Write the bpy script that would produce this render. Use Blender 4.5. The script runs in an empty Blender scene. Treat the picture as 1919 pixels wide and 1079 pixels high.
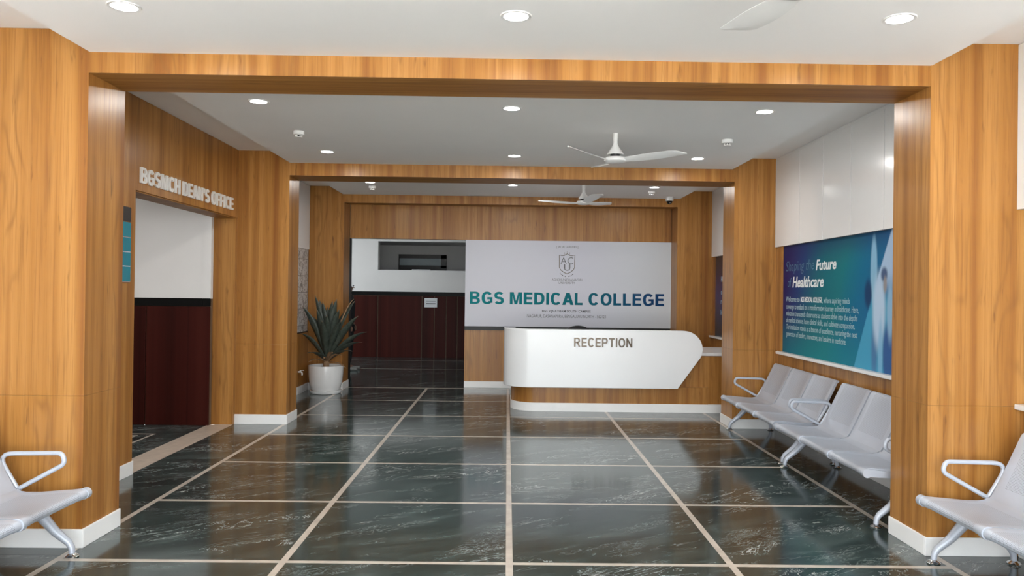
import bpy, bmesh, math, random
from mathutils import Vector, Matrix
random.seed(7)
S = bpy.context.scene
COL = S.collection
PI = math.pi

# ------------------------------------------------------------------ camera, sky, exposure
F_PX, W_PX = 1420.0, 1919.0
yaw, pitch, roll = 0.0116, 0.0049, 0.0128
cam = bpy.data.cameras.new('camera')
cam.sensor_width = 36.0
cam.lens = F_PX / W_PX * 36.0
cam.shift_x = -7.7 / W_PX
cam.clip_start = 0.05
camo = bpy.data.objects.new('camera', cam)
COL.objects.link(camo)
fw = Vector((math.sin(yaw) * math.cos(pitch), math.cos(yaw) * math.cos(pitch), math.sin(pitch)))
r0 = Vector((math.cos(yaw), -math.sin(yaw), 0))
u0 = r0.cross(fw)
rr = r0 * math.cos(roll) + u0 * math.sin(roll)
uu = u0 * math.cos(roll) - r0 * math.sin(roll)
camo.matrix_world = Matrix((
    (rr.x, uu.x, -fw.x, 0.0), (rr.y, uu.y, -fw.y, 0.0), (rr.z, uu.z, -fw.z, 1.48), (0, 0, 0, 1)))
S.camera = camo

world = bpy.data.worlds.new('overcast_sky')
S.world = world
world.use_nodes = True
bg = world.node_tree.nodes['Background']
bg.inputs['Color'].default_value = (0.90, 0.965, 1.0, 1)
bg.inputs['Strength'].default_value = 5.0

def portal(name, loc, rot, sx, sy):
    l = bpy.data.lights.new(name, 'AREA')
    l.shape = 'RECTANGLE'; l.size = sx; l.size_y = sy
    l.cycles.is_portal = True
    o = bpy.data.objects.new(name, l); COL.objects.link(o)
    o.location = loc; o.rotation_euler = rot
    return o
portal('entrance_portal', (0.05, -0.80, 1.38), (PI / 2, 0, 0), 5.6, 2.7)
portal('corridor_portal', (-5.95, 14.3, 1.6), (0, -PI / 2, 0), 1.4, 2.8)

sun = bpy.data.lights.new('sun', 'SUN')
sun.energy = 32.0
sun.angle = math.radians(1.0)
sun.color = (1.0, 0.97, 0.92)
suno = bpy.data.objects.new('sun', sun)
COL.objects.link(suno)
suno.rotation_euler = Vector((0.25, -0.62, -1.0)).to_track_quat('-Z', 'Y').to_euler()

S.view_settings.view_transform = 'Standard'
S.view_settings.look = 'None'
S.view_settings.exposure = 0.80
S.view_settings.gamma = 1.0
S.view_settings.use_curve_mapping = False

# ------------------------------------------------------------------ node helpers and materials
class N:
    def __init__(self, name):
        self.m = bpy.data.materials.new(name)
        self.m.use_nodes = True
        self.t = self.m.node_tree
        self.b = self.t.nodes['Principled BSDF']
    def n(self, kind, **k):
        x = self.t.nodes.new(kind)
        for a, v in k.items():
            setattr(x, a, v)
        return x
    def put(self, sock, v):
        if isinstance(v, bpy.types.NodeSocket):
            self.t.links.new(v, sock)
        else:
            sock.default_value = v
    def math(self, op, a, b=None, c=None, clamp=False):
        x = self.n('ShaderNodeMath', operation=op, use_clamp=clamp)
        self.put(x.inputs[0], a)
        if b is not None: self.put(x.inputs[1], b)
        if c is not None: self.put(x.inputs[2], c)
        return x.outputs[0]
    def pos(self):
        g = self.n('ShaderNodeNewGeometry')
        s = self.n('ShaderNodeSeparateXYZ')
        self.t.links.new(g.outputs['Position'], s.inputs[0])
        return s.outputs
    def objc(self):
        g = self.n('ShaderNodeTexCoord')
        s = self.n('ShaderNodeSeparateXYZ')
        self.t.links.new(g.outputs['Object'], s.inputs[0])
        return s.outputs
    def rnd(self):
        return self.n('ShaderNodeObjectInfo').outputs['Random']
    def vec(self, x, y, z):
        c = self.n('ShaderNodeCombineXYZ')
        self.put(c.inputs[0], x); self.put(c.inputs[1], y); self.put(c.inputs[2], z)
        return c.outputs[0]
    def noise(self, v, scale, detail=2.0, rough=0.5, dist=0.0):
        x = self.n('ShaderNodeTexNoise')
        self.put(x.inputs['Vector'], v)
        x.inputs['Scale'].default_value = scale
        x.inputs['Detail'].default_value = detail
        x.inputs['Roughness'].default_value = rough
        x.inputs['Distortion'].default_value = dist
        return x.outputs[0]
    def ramp(self, f, stops, interp='LINEAR'):
        x = self.n('ShaderNodeValToRGB')
        x.color_ramp.interpolation = interp
        e = x.color_ramp.elements
        while len(e) < len(stops): e.new(0.5)
        for i, (p, c) in enumerate(stops):
            e[i].position = p
            e[i].color = (c[0], c[1], c[2], 1) if len(c) == 3 else c
        self.put(x.inputs[0], f)
        return x.outputs[0]
    def mix(self, f, a, b):
        x = self.n('ShaderNodeMix', data_type='RGBA')
        self.put(x.inputs[0], f)
        self.put(x.inputs[6], a if isinstance(a, bpy.types.NodeSocket) else (*a, 1))
        self.put(x.inputs[7], b if isinstance(b, bpy.types.NodeSocket) else (*b, 1))
        return x.outputs[2]
    def smooth(self, v, lo, hi):
        x = self.n('ShaderNodeMapRange', interpolation_type='SMOOTHSTEP')
        self.put(x.inputs[0], v)
        x.inputs[1].default_value = lo; x.inputs[2].default_value = hi
        x.inputs[3].default_value = 0; x.inputs[4].default_value = 1
        return x.outputs[0]
    def bump(self, h, strength=0.1, dist=0.002):
        x = self.n('ShaderNodeBump')
        x.inputs['Strength'].default_value = strength
        x.inputs['Distance'].default_value = dist
        self.put(x.inputs['Height'], h)
        self.t.links.new(x.outputs[0], self.b.inputs['Normal'])
    def fin(self, color, rough=0.5, metal=0.0, spec=0.5, coat=0.0):
        self.put(self.b.inputs['Base Color'], color if isinstance(color, bpy.types.NodeSocket) else (*color, 1))
        self.put(self.b.inputs['Roughness'], rough)
        self.b.inputs['Metallic'].default_value = metal
        self.b.inputs['Specular IOR Level'].default_value = spec
        self.b.inputs['Coat Weight'].default_value = coat
        return self.m

def srgb(r, g, b):
    f = lambda c: (c / 255 / 12.92) if c / 255 <= 0.04045 else ((c / 255 + 0.055) / 1.055) ** 2.4
    return (f(r), f(g), f(b))

def plain(name, col, rough=0.5, metal=0.0, spec=0.5, var=0.05, scale=6.0, bump=0.0):
    m = N(name)
    p = m.pos()
    nz = m.noise(m.vec(p[0], p[1], p[2]), scale, 3.0)
    c2 = tuple(x * (1 - var) for x in col); c1 = tuple(min(1, x * (1 + var)) for x in col)
    col_s = m.ramp(nz, [(0.3, c2), (0.7, c1)])
    if bump:
        m.bump(m.noise(m.vec(p[0], p[1], p[2]), 90.0, 3.0), bump, 0.002)
    return m.fin(col_s, rough, metal, spec)

def wood(name, horizontal=False, dark=0.77):
    m = N(name)
    p = m.pos()
    if horizontal:
        u = p[1]; v = p[0]
    else:
        u = m.math('ADD', p[0], m.math('MULTIPLY', p[1], 1.0)); v = p[2]
    # broad strips of tone, like the staves of a printed laminate
    strip = m.noise(m.vec(m.math('MULTIPLY', u, 11.0), m.math('MULTIPLY', v, 0.10), 3.3), 1.0, 2.0, 0.55)
    # cathedral figure
    warp = m.noise(m.vec(m.math('MULTIPLY', u, 4.0), m.math('MULTIPLY', v, 0.9), 7.7), 1.0, 2.0, 0.5)
    ring = m.math('SINE', m.math('ADD', m.math('MULTIPLY', u, 60.0), m.math('MULTIPLY', warp, 42.0)))
    ring = m.math('MULTIPLY_ADD', ring, 0.5, 0.5)
    ring = m.math('POWER', ring, 4.0)
    figm = m.smooth(m.noise(m.vec(m.math('MULTIPLY', u, 5.0), m.math('MULTIPLY', v, 0.5), 1.2), 1.0, 2.0), 0.47, 0.66)
    ring = m.math('MULTIPLY', ring, figm)
    fine = m.noise(m.vec(m.math('MULTIPLY', u, 130.0), m.math('MULTIPLY', v, 2.2), 0.4), 1.0, 3.0, 0.65)
    knot = m.noise(m.vec(m.math('MULTIPLY', u, 22.0), m.math('MULTIPLY', v, 3.0), 5.0), 1.0, 3.0, 0.55)
    knot = m.smooth(knot, 0.62, 0.76)
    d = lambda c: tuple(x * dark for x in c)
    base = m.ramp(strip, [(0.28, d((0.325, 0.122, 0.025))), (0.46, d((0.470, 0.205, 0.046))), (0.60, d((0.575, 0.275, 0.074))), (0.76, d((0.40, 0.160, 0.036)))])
    c = m.mix(m.math('MULTIPLY', ring, 0.55), base, d((0.29, 0.125, 0.032)))
    c = m.mix(m.math('MULTIPLY', m.smooth(fine, 0.46, 0.72), 0.55), c, d((0.27, 0.105, 0.024)))
    c = m.mix(m.math('MULTIPLY', knot, 0.65), c, d((0.16, 0.065, 0.017)))
    m.bump(fine, 0.06, 0.001)
    return m.fin(c, m.math('MULTIPLY_ADD', fine, 0.12, 0.45 if horizontal else 0.27), 0, 0.2 if horizontal else 0.32)

def marble(name, base, lighter, vein, vein_amt=1.0, rough=0.07, spec=0.62):
    m = N(name)
    p = m.pos()
    off = m.math('MULTIPLY', m.rnd(), 37.0)
    x = m.math('ADD', p[0], off); y = m.math('ADD', p[1], m.math('MULTIPLY', off, 1.7))
    ca, sa = math.cos(0.5), math.sin(0.5)
    xr = m.math('ADD', m.math('MULTIPLY', x, ca), m.math('MULTIPLY', y, sa))
    yr = m.math('SUBTRACT', m.math('MULTIPLY', y, ca), m.math('MULTIPLY', x, sa))
    st = m.vec(m.math('MULTIPLY', xr, 0.7), m.math('MULTIPLY', yr, 2.0), off)
    cloud = m.noise(st, 3.2, 6.0, 0.62, 0.6)
    c = m.ramp(cloud, [(0.32, tuple(v * 0.62 for v in base)), (0.52, base), (0.75, lighter)])
    dk = m.noise(st, 13.0, 5.0, 0.7, 1.2)
    c = m.mix(m.math('MULTIPLY', m.smooth(dk, 0.52, 0.66), 0.55), c, tuple(v * 0.40 for v in base))
    v1 = m.noise(st, 2.3, 5.0, 0.66, 1.6)
    line = m.math('SUBTRACT', 1.0, m.smooth(m.math('ABSOLUTE', m.math('SUBTRACT', v1, 0.5)), 0.001, 0.010))
    msk = m.smooth(m.noise(st, 1.5, 3.0, 0.5, 0.3), 0.49, 0.60)
    c = m.mix(m.math('MULTIPLY', m.math('MULTIPLY', line, msk), 0.75 * vein_amt), c, vein)
    v2 = m.noise(st, 6.0, 5.0, 0.7, 2.4)
    line2 = m.math('SUBTRACT', 1.0, m.smooth(m.math('ABSOLUTE', m.math('SUBTRACT', v2, 0.5)), 0.001, 0.014))
    msk2 = m.smooth(m.noise(st, 2.6, 2.0, 0.5), 0.53, 0.63)
    c = m.mix(m.math('MULTIPLY', m.math('MULTIPLY', line2, msk2), 0.55 * vein_amt), c, vein)
    rg = m.math('MULTIPLY_ADD', dk, 0.10, rough)
    return m.fin(c, rg, 0, spec)

def emis(name, col, strength):
    m = N(name)
    m.fin((0.9, 0.9, 0.9), 0.4)
    m.b.inputs['Emission Color'].default_value = (*col, 1)
    m.b.inputs['Emission Strength'].default_value = strength
    return m.m

M = {}
M['wood'] = wood('oak_laminate')
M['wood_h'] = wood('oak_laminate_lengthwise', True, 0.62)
M['ceiling'] = plain('ceiling_paint', (0.87, 0.865, 0.855), 0.75, var=0.015, scale=1.5)
M['white_wall'] = plain('white_wall_paint', (0.76, 0.745, 0.735), 0.7, var=0.02, scale=2.0)
M['white_gloss'] = plain('white_laminate', (0.80, 0.80, 0.80), 0.16, var=0.01, scale=2.0)
M['desk_white'] = plain('white_solid_surface', (0.84, 0.855, 0.87), 0.22, var=0.01, scale=2.0)
M['baseboard'] = plain('white_baseboard_paint', (0.88, 0.88, 0.875), 0.35, var=0.02)
M['marble'] = marble('dark_green_marble', (0.036, 0.057, 0.055), (0.088, 0.122, 0.118), (0.48, 0.50, 0.49), 1.2)
M['strip'] = plain('cream_marble_inlay', (0.52, 0.46, 0.40), 0.16, var=0.12, scale=9.0)
M['threshold'] = plain('beige_threshold_stone', (0.50, 0.42, 0.35), 0.3, var=0.12, scale=14.0)
M['granite'] = marble('red_granite', (0.040, 0.0065, 0.0045), (0.062, 0.012, 0.008), (0.06, 0.028, 0.02), 0.3, 0.38, 0.10)
M['grout'] = plain('tan_grout', (0.15, 0.095, 0.055), 0.6)
M['black_stone'] = plain('black_polished_stone', (0.004, 0.004, 0.004), 0.4, spec=0.12)
M['black'] = plain('black_plastic', (0.010, 0.010, 0.011), 0.45)
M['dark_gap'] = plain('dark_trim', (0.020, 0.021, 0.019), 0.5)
M['chrome'] = plain('chrome', (0.75, 0.75, 0.76), 0.12, 1.0, var=0.01)
M['steel'] = plain('silver_powder_coat', (0.48, 0.512, 0.580), 0.36, 0.15, var=0.02)
M['fan_white'] = plain('white_fan_plastic', (0.78, 0.78, 0.77), 0.35, var=0.01)
M['sill'] = plain('white_stone_sill', (0.80, 0.79, 0.78), 0.25, var=0.02)
M['concrete'] = plain('pale_paving', (0.60, 0.585, 0.56), 0.8, var=0.1, scale=3.0)
M['pot'] = plain('white_glazed_pot', (0.80, 0.80, 0.80), 0.25, var=0.02)
M['soil'] = plain('dark_potting_soil', (0.045, 0.030, 0.020), 0.9, var=0.3, scale=60)
M['leaf_dry'] = plain('dry_leaf', (0.36, 0.22, 0.12), 0.7, var=0.2, scale=40)
M['lamp'] = emis('downlight_diffuser', (1.0, 0.985, 0.96), 9.0)
M['bronze'] = plain('dark_bronze_metal', (0.055, 0.044, 0.035), 0.22, 1.0, var=0.02)
M['letter_white'] = plain('white_acrylic', (0.74, 0.73, 0.71), 0.3, var=0.01)
M['teal'] = plain('teal_sign_print', srgb(8, 124, 142), 0.3, var=0.02)
M['paper'] = plain('white_paper', (0.72, 0.74, 0.76), 0.6, var=0.01)
M['print_grey'] = plain('dark_grey_print', srgb(62, 62, 66), 0.4, var=0.01)
M['print_mid'] = plain('mid_grey_print', srgb(92, 92, 98), 0.4, var=0.01)
M['print_gold'] = plain('bronze_print', srgb(78, 62, 40), 0.4, var=0.05)
M['print_white'] = plain('white_print', (0.80, 0.83, 0.84), 0.35, var=0.01)
M['print_pale'] = plain('pale_blue_print', (0.36, 0.50, 0.54), 0.35, var=0.01)
M['print_teal'] = plain('muted_teal_print', srgb(60, 112, 140), 0.35, var=0.01)
M['door_dark'] = plain('dark_brown_door_wood', (0.020, 0.011, 0.009), 0.35, var=0.2, scale=12)
M['skin'] = plain('skin', (0.22, 0.11, 0.07), 0.5)
M['hair'] = plain('black_hair', (0.006, 0.005, 0.005), 0.4)
M['cloth_dark'] = plain('black_cloth', (0.010, 0.010, 0.012), 0.8)
M['shoe'] = plain('grey_shoe', (0.20, 0.20, 0.19), 0.5)
M['fabric_black'] = plain('black_mesh_fabric', (0.008, 0.008, 0.009), 0.7)
g = N('tinted_glass'); M['glass'] = g.fin((0.50, 0.58, 0.60), 0.12, 0, 0.6)

def leaf_material():
    m = N('dracaena_leaf')
    o = m.objc()
    g = m.n('ShaderNodeUVMap')
    s = m.n('ShaderNodeSeparateXYZ'); m.t.links.new(g.outputs[0], s.inputs[0])
    p = m.pos()
    nz = m.noise(m.vec(p[0], p[1], p[2]), 25.0, 3.0)
    c = m.ramp(nz, [(0.3, (0.036, 0.048, 0.038)), (0.7, (0.075, 0.092, 0.074))])
    rib = m.math('SUBTRACT', 1.0, m.smooth(m.math('ABSOLUTE', m.math('SUBTRACT', s.outputs[0], 0.5)), 0.0, 0.12))
    c = m.mix(m.math('MULTIPLY', rib, 0.35), c, (0.09, 0.115, 0.085))
    c = m.mix(m.math('MULTIPLY', m.smooth(s.outputs[1], 0.88, 1.0), 0.7), c, (0.26, 0.18, 0.12))
    return m.fin(c, 0.42, 0, 0.45)
M['leaf'] = leaf_material()

def perforated():
    m = N('perforated_steel')
    o = m.objc()
    a = m.math('FRACT', m.math('MULTIPLY', o[1], 105.0))
    b = m.math('FRACT', m.math('MULTIPLY', m.math('ADD', o[0], m.math('MULTIPLY', o[2], 0.9)), 105.0))
    da = m.math('SUBTRACT', a, 0.5); db = m.math('SUBTRACT', b, 0.5)
    d = m.math('SQRT', m.math('ADD', m.math('MULTIPLY', da, da), m.math('MULTIPLY', db, db)))
    hole = m.math('SUBTRACT', 1.0, m.smooth(d, 0.20, 0.30))
    c = m.mix(m.math('MULTIPLY', hole, 0.75), (0.48, 0.512, 0.580), (0.10, 0.105, 0.12))
    return m.fin(c, 0.38, 0.12, 0.5)
M['perf'] = perforated()

def title_print():
    m = N('teal_to_navy_print')
    p = m.pos()
    f = m.smooth(p[0], -0.57, 2.42)
    return m.fin(m.ramp(f, [(0.0, srgb(22, 128, 134)), (0.55, srgb(14, 104, 116)), (0.82, srgb(16, 88, 112)), (1.0, srgb(22, 62, 108))]), 0.6, 0, 0.12)
M['title'] = title_print()

def board_print():
    m = N('lavender_board_print')
    p = m.pos()
    return m.fin(m.ramp(m.smooth(p[0], -0.7, 2.6), [(0.0, (0.66, 0.67, 0.74)), (0.6, (0.60, 0.61, 0.69)), (1.0, (0.60, 0.63, 0.67))]), 0.5, 0, 0.25)
M['board'] = board_print()

def poster_print():
    # a printed photograph: navy to teal ground, a pale shaft of light and an out-of-focus figure in a white coat
    m = N('poster_print')
    p = m.pos()
    y, z = p[1], p[2]
    s = m.math('SUBTRACT', 8.16, y)
    g = m.ramp(m.math('MULTIPLY', m.math('ADD', s, m.math('MULTIPLY', m.math('SUBTRACT', 1.45, z), 0.45)), 1 / 2.3),
               [(0.0, srgb(36, 26, 92)), (0.16, srgb(24, 56, 112)), (0.36, srgb(6, 98, 114)), (0.58, srgb(4, 114, 124)), (0.74, srgb(0, 104, 140)), (1.0, srgb(30, 96, 150))])
    dz = m.smooth(z, 1.78, 2.02)
    g = m.mix(m.math('MULTIPLY', dz, 0.6), g, srgb(14, 40, 90))
    lowt = m.math('SUBTRACT', 1.0, m.smooth(z, 0.9, 1.35))
    g = m.mix(m.math('MULTIPLY', lowt, 0.55), g, srgb(8, 130, 140))
    def half(ay, az, by, bz, soft):
        # 1 on the right of the line a->b (as read on the poster)
        L = math.hypot(by - ay, bz - az)
        d = m.math('ADD', m.math('MULTIPLY', m.math('SUBTRACT', y, ay), (bz - az) / L), m.math('MULTIPLY', m.math('SUBTRACT', z, az), -(by - ay) / L))
        return m.smooth(m.math('MULTIPLY', d, -1.0), -soft, soft)
    def blob(cy, cz, ry, rz, soft=0.35):
        a = m.math('DIVIDE', m.math('SUBTRACT', y, cy), ry); b = m.math('DIVIDE', m.math('SUBTRACT', z, cz), rz)
        d = m.math('SQRT', m.math('ADD', m.math('MULTIPLY', a, a), m.math('MULTIPLY', b, b)))
        return m.math('SUBTRACT', 1.0, m.smooth(d, 1.0 - soft, 1.0 + soft))
    c = g
    tri = m.math('MULTIPLY', half(6.48, 0.87, 6.16, 1.50, 0.008), m.math('SUBTRACT', 1.0, m.smooth(z, 1.40, 1.56)))
    c = m.mix(m.math('MULTIPLY', tri, 0.9), c, srgb(72, 160, 196))
    shaft = m.math('MULTIPLY', half(6.08, 1.62, 5.86, 2.0, 0.012), m.smooth(z, 1.45, 1.68))
    c = m.mix(m.math('MULTIPLY', shaft, 0.85), c, srgb(176, 200, 226))
    c = m.mix(m.math('MULTIPLY', blob(6.14, 1.69, 0.055, 0.27, 0.25), 0.9), c, srgb(140, 186, 214))
    c = m.mix(m.math('MULTIPLY', blob(6.235, 1.50, 0.06, 0.115, 0.4), 0.9), c, srgb(16, 50, 92))
    c = m.mix(m.math('MULTIPLY', blob(6.12, 1.05, 0.05, 0.24, 0.6), 0.8), c, srgb(78, 112, 158))
    c = m.mix(m.math('MULTIPLY', blob(6.05, 1.36, 0.10, 0.29, 0.35), 0.95), c, srgb(184, 206, 228))
    c = m.mix(m.math('MULTIPLY', blob(5.90, 1.02, 0.085, 0.24, 0.3), 0.9), c, srgb(50, 82, 142))
    c = m.mix(m.math('MULTIPLY', blob(6.02, 1.02, 0.035, 0.26, 0.5), 0.8), c, srgb(128, 182, 214))
    c = m.mix(m.math('MULTIPLY', blob(5.87, 1.36, 0.05, 0.22, 0.4), 0.85), c, srgb(150, 186, 214))
    c = m.mix(m.math('MULTIPLY', blob(5.97, 1.655, 0.05, 0.055, 0.4), 0.9), c, srgb(52, 72, 112))
    c = m.mix(m.math('MULTIPLY', blob(5.955, 1.575, 0.028, 0.065, 0.4), 0.9), c, srgb(150, 142, 140))
    return m.fin(c, 0.5, 0, 0.15)
M['poster'] = poster_print()

def poster_dark():
    m = N('navy_poster_print')
    p = m.pos()
    return m.fin(m.ramp(m.smooth(p[2], 0.86, 2.05), [(0.0, srgb(14, 44, 62)), (0.45, srgb(20, 44, 110)), (0.62, srgb(34, 28, 100)), (1.0, srgb(14, 14, 34))]), 0.25)
M['poster_dark'] = poster_dark()

def map_print():
    m = N('site_map_print')
    p = m.pos()
    v = m.vec(p[1], p[2], 0.0)
    a = m.noise(v, 16.0, 4.0, 0.7, 1.5)
    c = m.mix(m.smooth(a, 0.50, 0.56), (0.60, 0.61, 0.62), (0.15, 0.15, 0.15))
    b = m.math('FRACT', m.math('MULTIPLY', p[2], 4.2))
    c = m.mix(m.math('SUBTRACT', 1.0, m.smooth(b, 0.02, 0.05)), c, (0.16, 0.16, 0.16))
    return m.fin(c, 0.3)
M['map'] = map_print()

# ------------------------------------------------------------------ mesh helpers
class MB:
    def __init__(self):
        self.v = []; self.f = []; self.mi = []; self.uv = {}
    def face(self, idx, mi=0):
        self.f.append(tuple(idx)); self.mi.append(mi)
    def box(self, x0, x1, y0, y1, z0, z1, c=0.0, mi=0):
        x0, x1 = min(x0, x1), max(x0, x1); y0, y1 = min(y0, y1), max(y0, y1); z0, z1 = min(z0, z1), max(z0, z1)
        c = min(c, (x1 - x0) * .45, (y1 - y0) * .45, (z1 - z0) * .45)
        if c <= 0:
            b = len(self.v)
            self.v += [(x, y, z) for z in (z0, z1) for y in (y0, y1) for x in (x0, x1)]
            for q in ((0, 2, 3, 1), (4, 5, 7, 6), (0, 1, 5, 4), (2, 6, 7, 3), (0, 4, 6, 2), (1, 3, 7, 5)):
                self.face([b + i for i in q], mi)
            return self
        # chamfered box: 24 vertices
        b = len(self.v)
        X = (x0, x1); Y = (y0, y1); Z = (z0, z1); idx = {}
        for i in (0, 1):
            for j in (0, 1):
                for k in (0, 1):
                    sx = c if i == 0 else -c; sy = c if j == 0 else -c; sz = c if k == 0 else -c
                    for a, pt in enumerate(((X[i], Y[j] + sy, Z[k] + sz), (X[i] + sx, Y[j], Z[k] + sz), (X[i] + sx, Y[j] + sy, Z[k]))):
                        idx[i, j, k, a] = len(self.v); self.v.append(pt)
        I = idx
        for s in (0, 1):
            q = [I[s, 0, 0, 0], I[s, 0, 1, 0], I[s, 1, 1, 0], I[s, 1, 0, 0]]; self.face(q if s == 0 else q[::-1], mi)
            q = [I[0, s, 0, 1], I[1, s, 0, 1], I[1, s, 1, 1], I[0, s, 1, 1]]; self.face(q if s == 0 else q[::-1], mi)
            q = [I[0, 0, s, 2], I[0, 1, s, 2], I[1, 1, s, 2], I[1, 0, s, 2]]; self.face(q if s == 0 else q[::-1], mi)
        for p in (0, 1):
            for q in (0, 1):
                a = [I[p, q, 0, 0], I[p, q, 1, 0], I[p, q, 1, 1], I[p, q, 0, 1]]; self.face(a if p == q else a[::-1], mi)
                a = [I[p, 0, q, 0], I[p, 0, q, 2], I[p, 1, q, 2], I[p, 1, q, 0]]; self.face(a if p == q else a[::-1], mi)
                a = [I[0, p, q, 1], I[1, p, q, 1], I[1, p, q, 2], I[0, p, q, 2]]; self.face(a if p == q else a[::-1], mi)
        for i in (0, 1):
            for j in (0, 1):
                for k in (0, 1):
                    a = [I[i, j, k, 0], I[i, j, k, 1], I[i, j, k, 2]]; self.face(a if (i + j + k) % 2 == 0 else a[::-1], mi)
        return self
    def rings(self, rings, closed=True, cap=True, mi=0):
        b = len(self.v); n = len(rings[0])
        for r in rings: self.v += [tuple(p) for p in r]
        for i in range(len(rings) - 1):
            for j in range(n if closed else n - 1):
                k = (j + 1) % n
                self.face((b + i * n + j, b + i * n + k, b + (i + 1) * n + k, b + (i + 1) * n + j), mi)
        if cap and closed:
            self.face([b + j for j in range(n)][::-1], mi)
            e = b + (len(rings) - 1) * n
            self.face([e + j for j in range(n)], mi)
        return self
    def lathe(self, prof, cx, cy, n=24, cap=True, mi=0):
        self.rings([[(cx + r * math.cos(2 * PI * k / n), cy + r * math.sin(2 * PI * k / n), z) for k in range(n)] for r, z in prof], True, cap, mi)
        return self
    def tube(self, path, r, n=8, closed=False, mi=0, cap=True, flat=None):
        P = [Vector(p) for p in path]
        R = r if isinstance(r, (list, tuple)) else [r] * len(P)
        ref = None; rings = []
        m = len(P)
        for i in range(m):
            if closed: t = P[(i + 1) % m] - P[i - 1]
            else: t = P[min(i + 1, m - 1)] - P[max(i - 1, 0)]
            t.normalize()
            if ref is None:
                ref = Vector((0, 0, 1)) if abs(t.z) < 0.9 else Vector((0, 1, 0))
            a = ref - t * ref.dot(t); a.normalize(); ref = a
            c = t.cross(a)
            k2 = flat if flat else 1.0
            rings.append([P[i] + (a * math.cos(2 * PI * k / n) + c * math.sin(2 * PI * k / n) * k2) * R[i] for k in range(n)])
        if closed:
            rings.append(rings[0]); self.rings(rings, True, False, mi)
        else:
            self.rings(rings, True, cap, mi)
        return self
    def prism(self, poly, axis, a, b, mi=0):
        n = len(poly)
        def P(u, v, w):
            return {'x': (w, u, v), 'y': (u, w, v), 'z': (u, v, w)}[axis]
        s = len(self.v)
        self.v += [P(u, v, a) for u, v in poly] + [P(u, v, b) for u, v in poly]
        self.face([s + i for i in range(n)], mi); self.face([s + n + i for i in range(n)][::-1], mi)
        for i in range(n):
            k = (i + 1) % n
            self.face((s + i, s + n + i, s + n + k, s + k), mi)
        return self
    def build(self, name, mats, parent=None, smooth=False, label=None, cat=None, group=None, kind=None, origin=None, angle=35):
        if not isinstance(mats, (list, tuple)): mats = [mats]
        xs = [p[0] for p in self.v]; ys = [p[1] for p in self.v]; zs = [p[2] for p in self.v]
        base = Vector(origin) if origin is not None else Vector(((min(xs) + max(xs)) / 2, (min(ys) + max(ys)) / 2, min(zs)))
        me = bpy.data.meshes.new(name)
        me.from_pydata([(p[0] - base.x, p[1] - base.y, p[2] - base.z) for p in self.v], [], self.f)
        for m in mats: me.materials.append(m)
        if len(mats) > 1:
            for i, p in enumerate(me.polygons): p.material_index = self.mi[i]
        bm = bmesh.new(); bm.from_mesh(me)
        bmesh.ops.recalc_face_normals(bm, faces=bm.faces)
        bm.to_mesh(me); bm.free()
        if smooth:
            me.polygons.foreach_set('use_smooth', [True] * len(me.polygons))
            me.set_sharp_from_angle(angle=math.radians(angle))
        o = bpy.data.objects.new(name, me)
        COL.objects.link(o)
        return place(o, base, parent, label, cat, group, kind)

WPOS = {}
def place(o, base, parent=None, label=None, cat=None, group=None, kind=None):
    WPOS[o.name] = Vector(base)
    if parent is not None:
        o.parent = parent
        o.location = Vector(base) - WPOS[parent.name]
    else:
        o.location = base
    if label: o['label'] = label
    if cat: o['category'] = cat
    if group: o['group'] = group
    if kind: o['kind'] = kind
    return o

def thing(name, label, cat, loc, group=None, kind=None):
    o = bpy.data.objects.new(name, None)
    o.empty_display_size = 0.1
    COL.objects.link(o)
    return place(o, Vector(loc), None, label, cat, group, kind)

def dup(root, loc, rotz, label):
    r = root.copy(); COL.objects.link(r)
    r.location = loc; r.rotation_euler = (0, 0, rotz); r['label'] = label
    for ch in list(root.children):
        c = ch.copy(); COL.objects.link(c); c.parent = r
        for g2 in ch.children:
            d = g2.copy(); COL.objects.link(d); d.parent = c
    return r

def box(name, mat, x0, x1, y0, y1, z0, z1, parent=None, c=0.0, **k):
    return MB().box(x0, x1, y0, y1, z0, z1, c).build(name, mat, parent, **k)

def text_mesh(body, offset=0.0, shear=0.0, extrude=0.0, res=3, space=1.0):
    cu = bpy.data.curves.new('lettering', 'FONT')
    cu.body = body; cu.offset = offset; cu.shear = shear; cu.extrude = extrude; cu.resolution_u = res
    cu.space_character = space
    o = bpy.data.objects.new('lettering', cu); COL.objects.link(o)
    dg = bpy.context.evaluated_depsgraph_get()
    me = bpy.data.meshes.new_from_object(o.evaluated_get(dg))
    bpy.data.objects.remove(o); bpy.data.curves.remove(cu)
    return me

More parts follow.
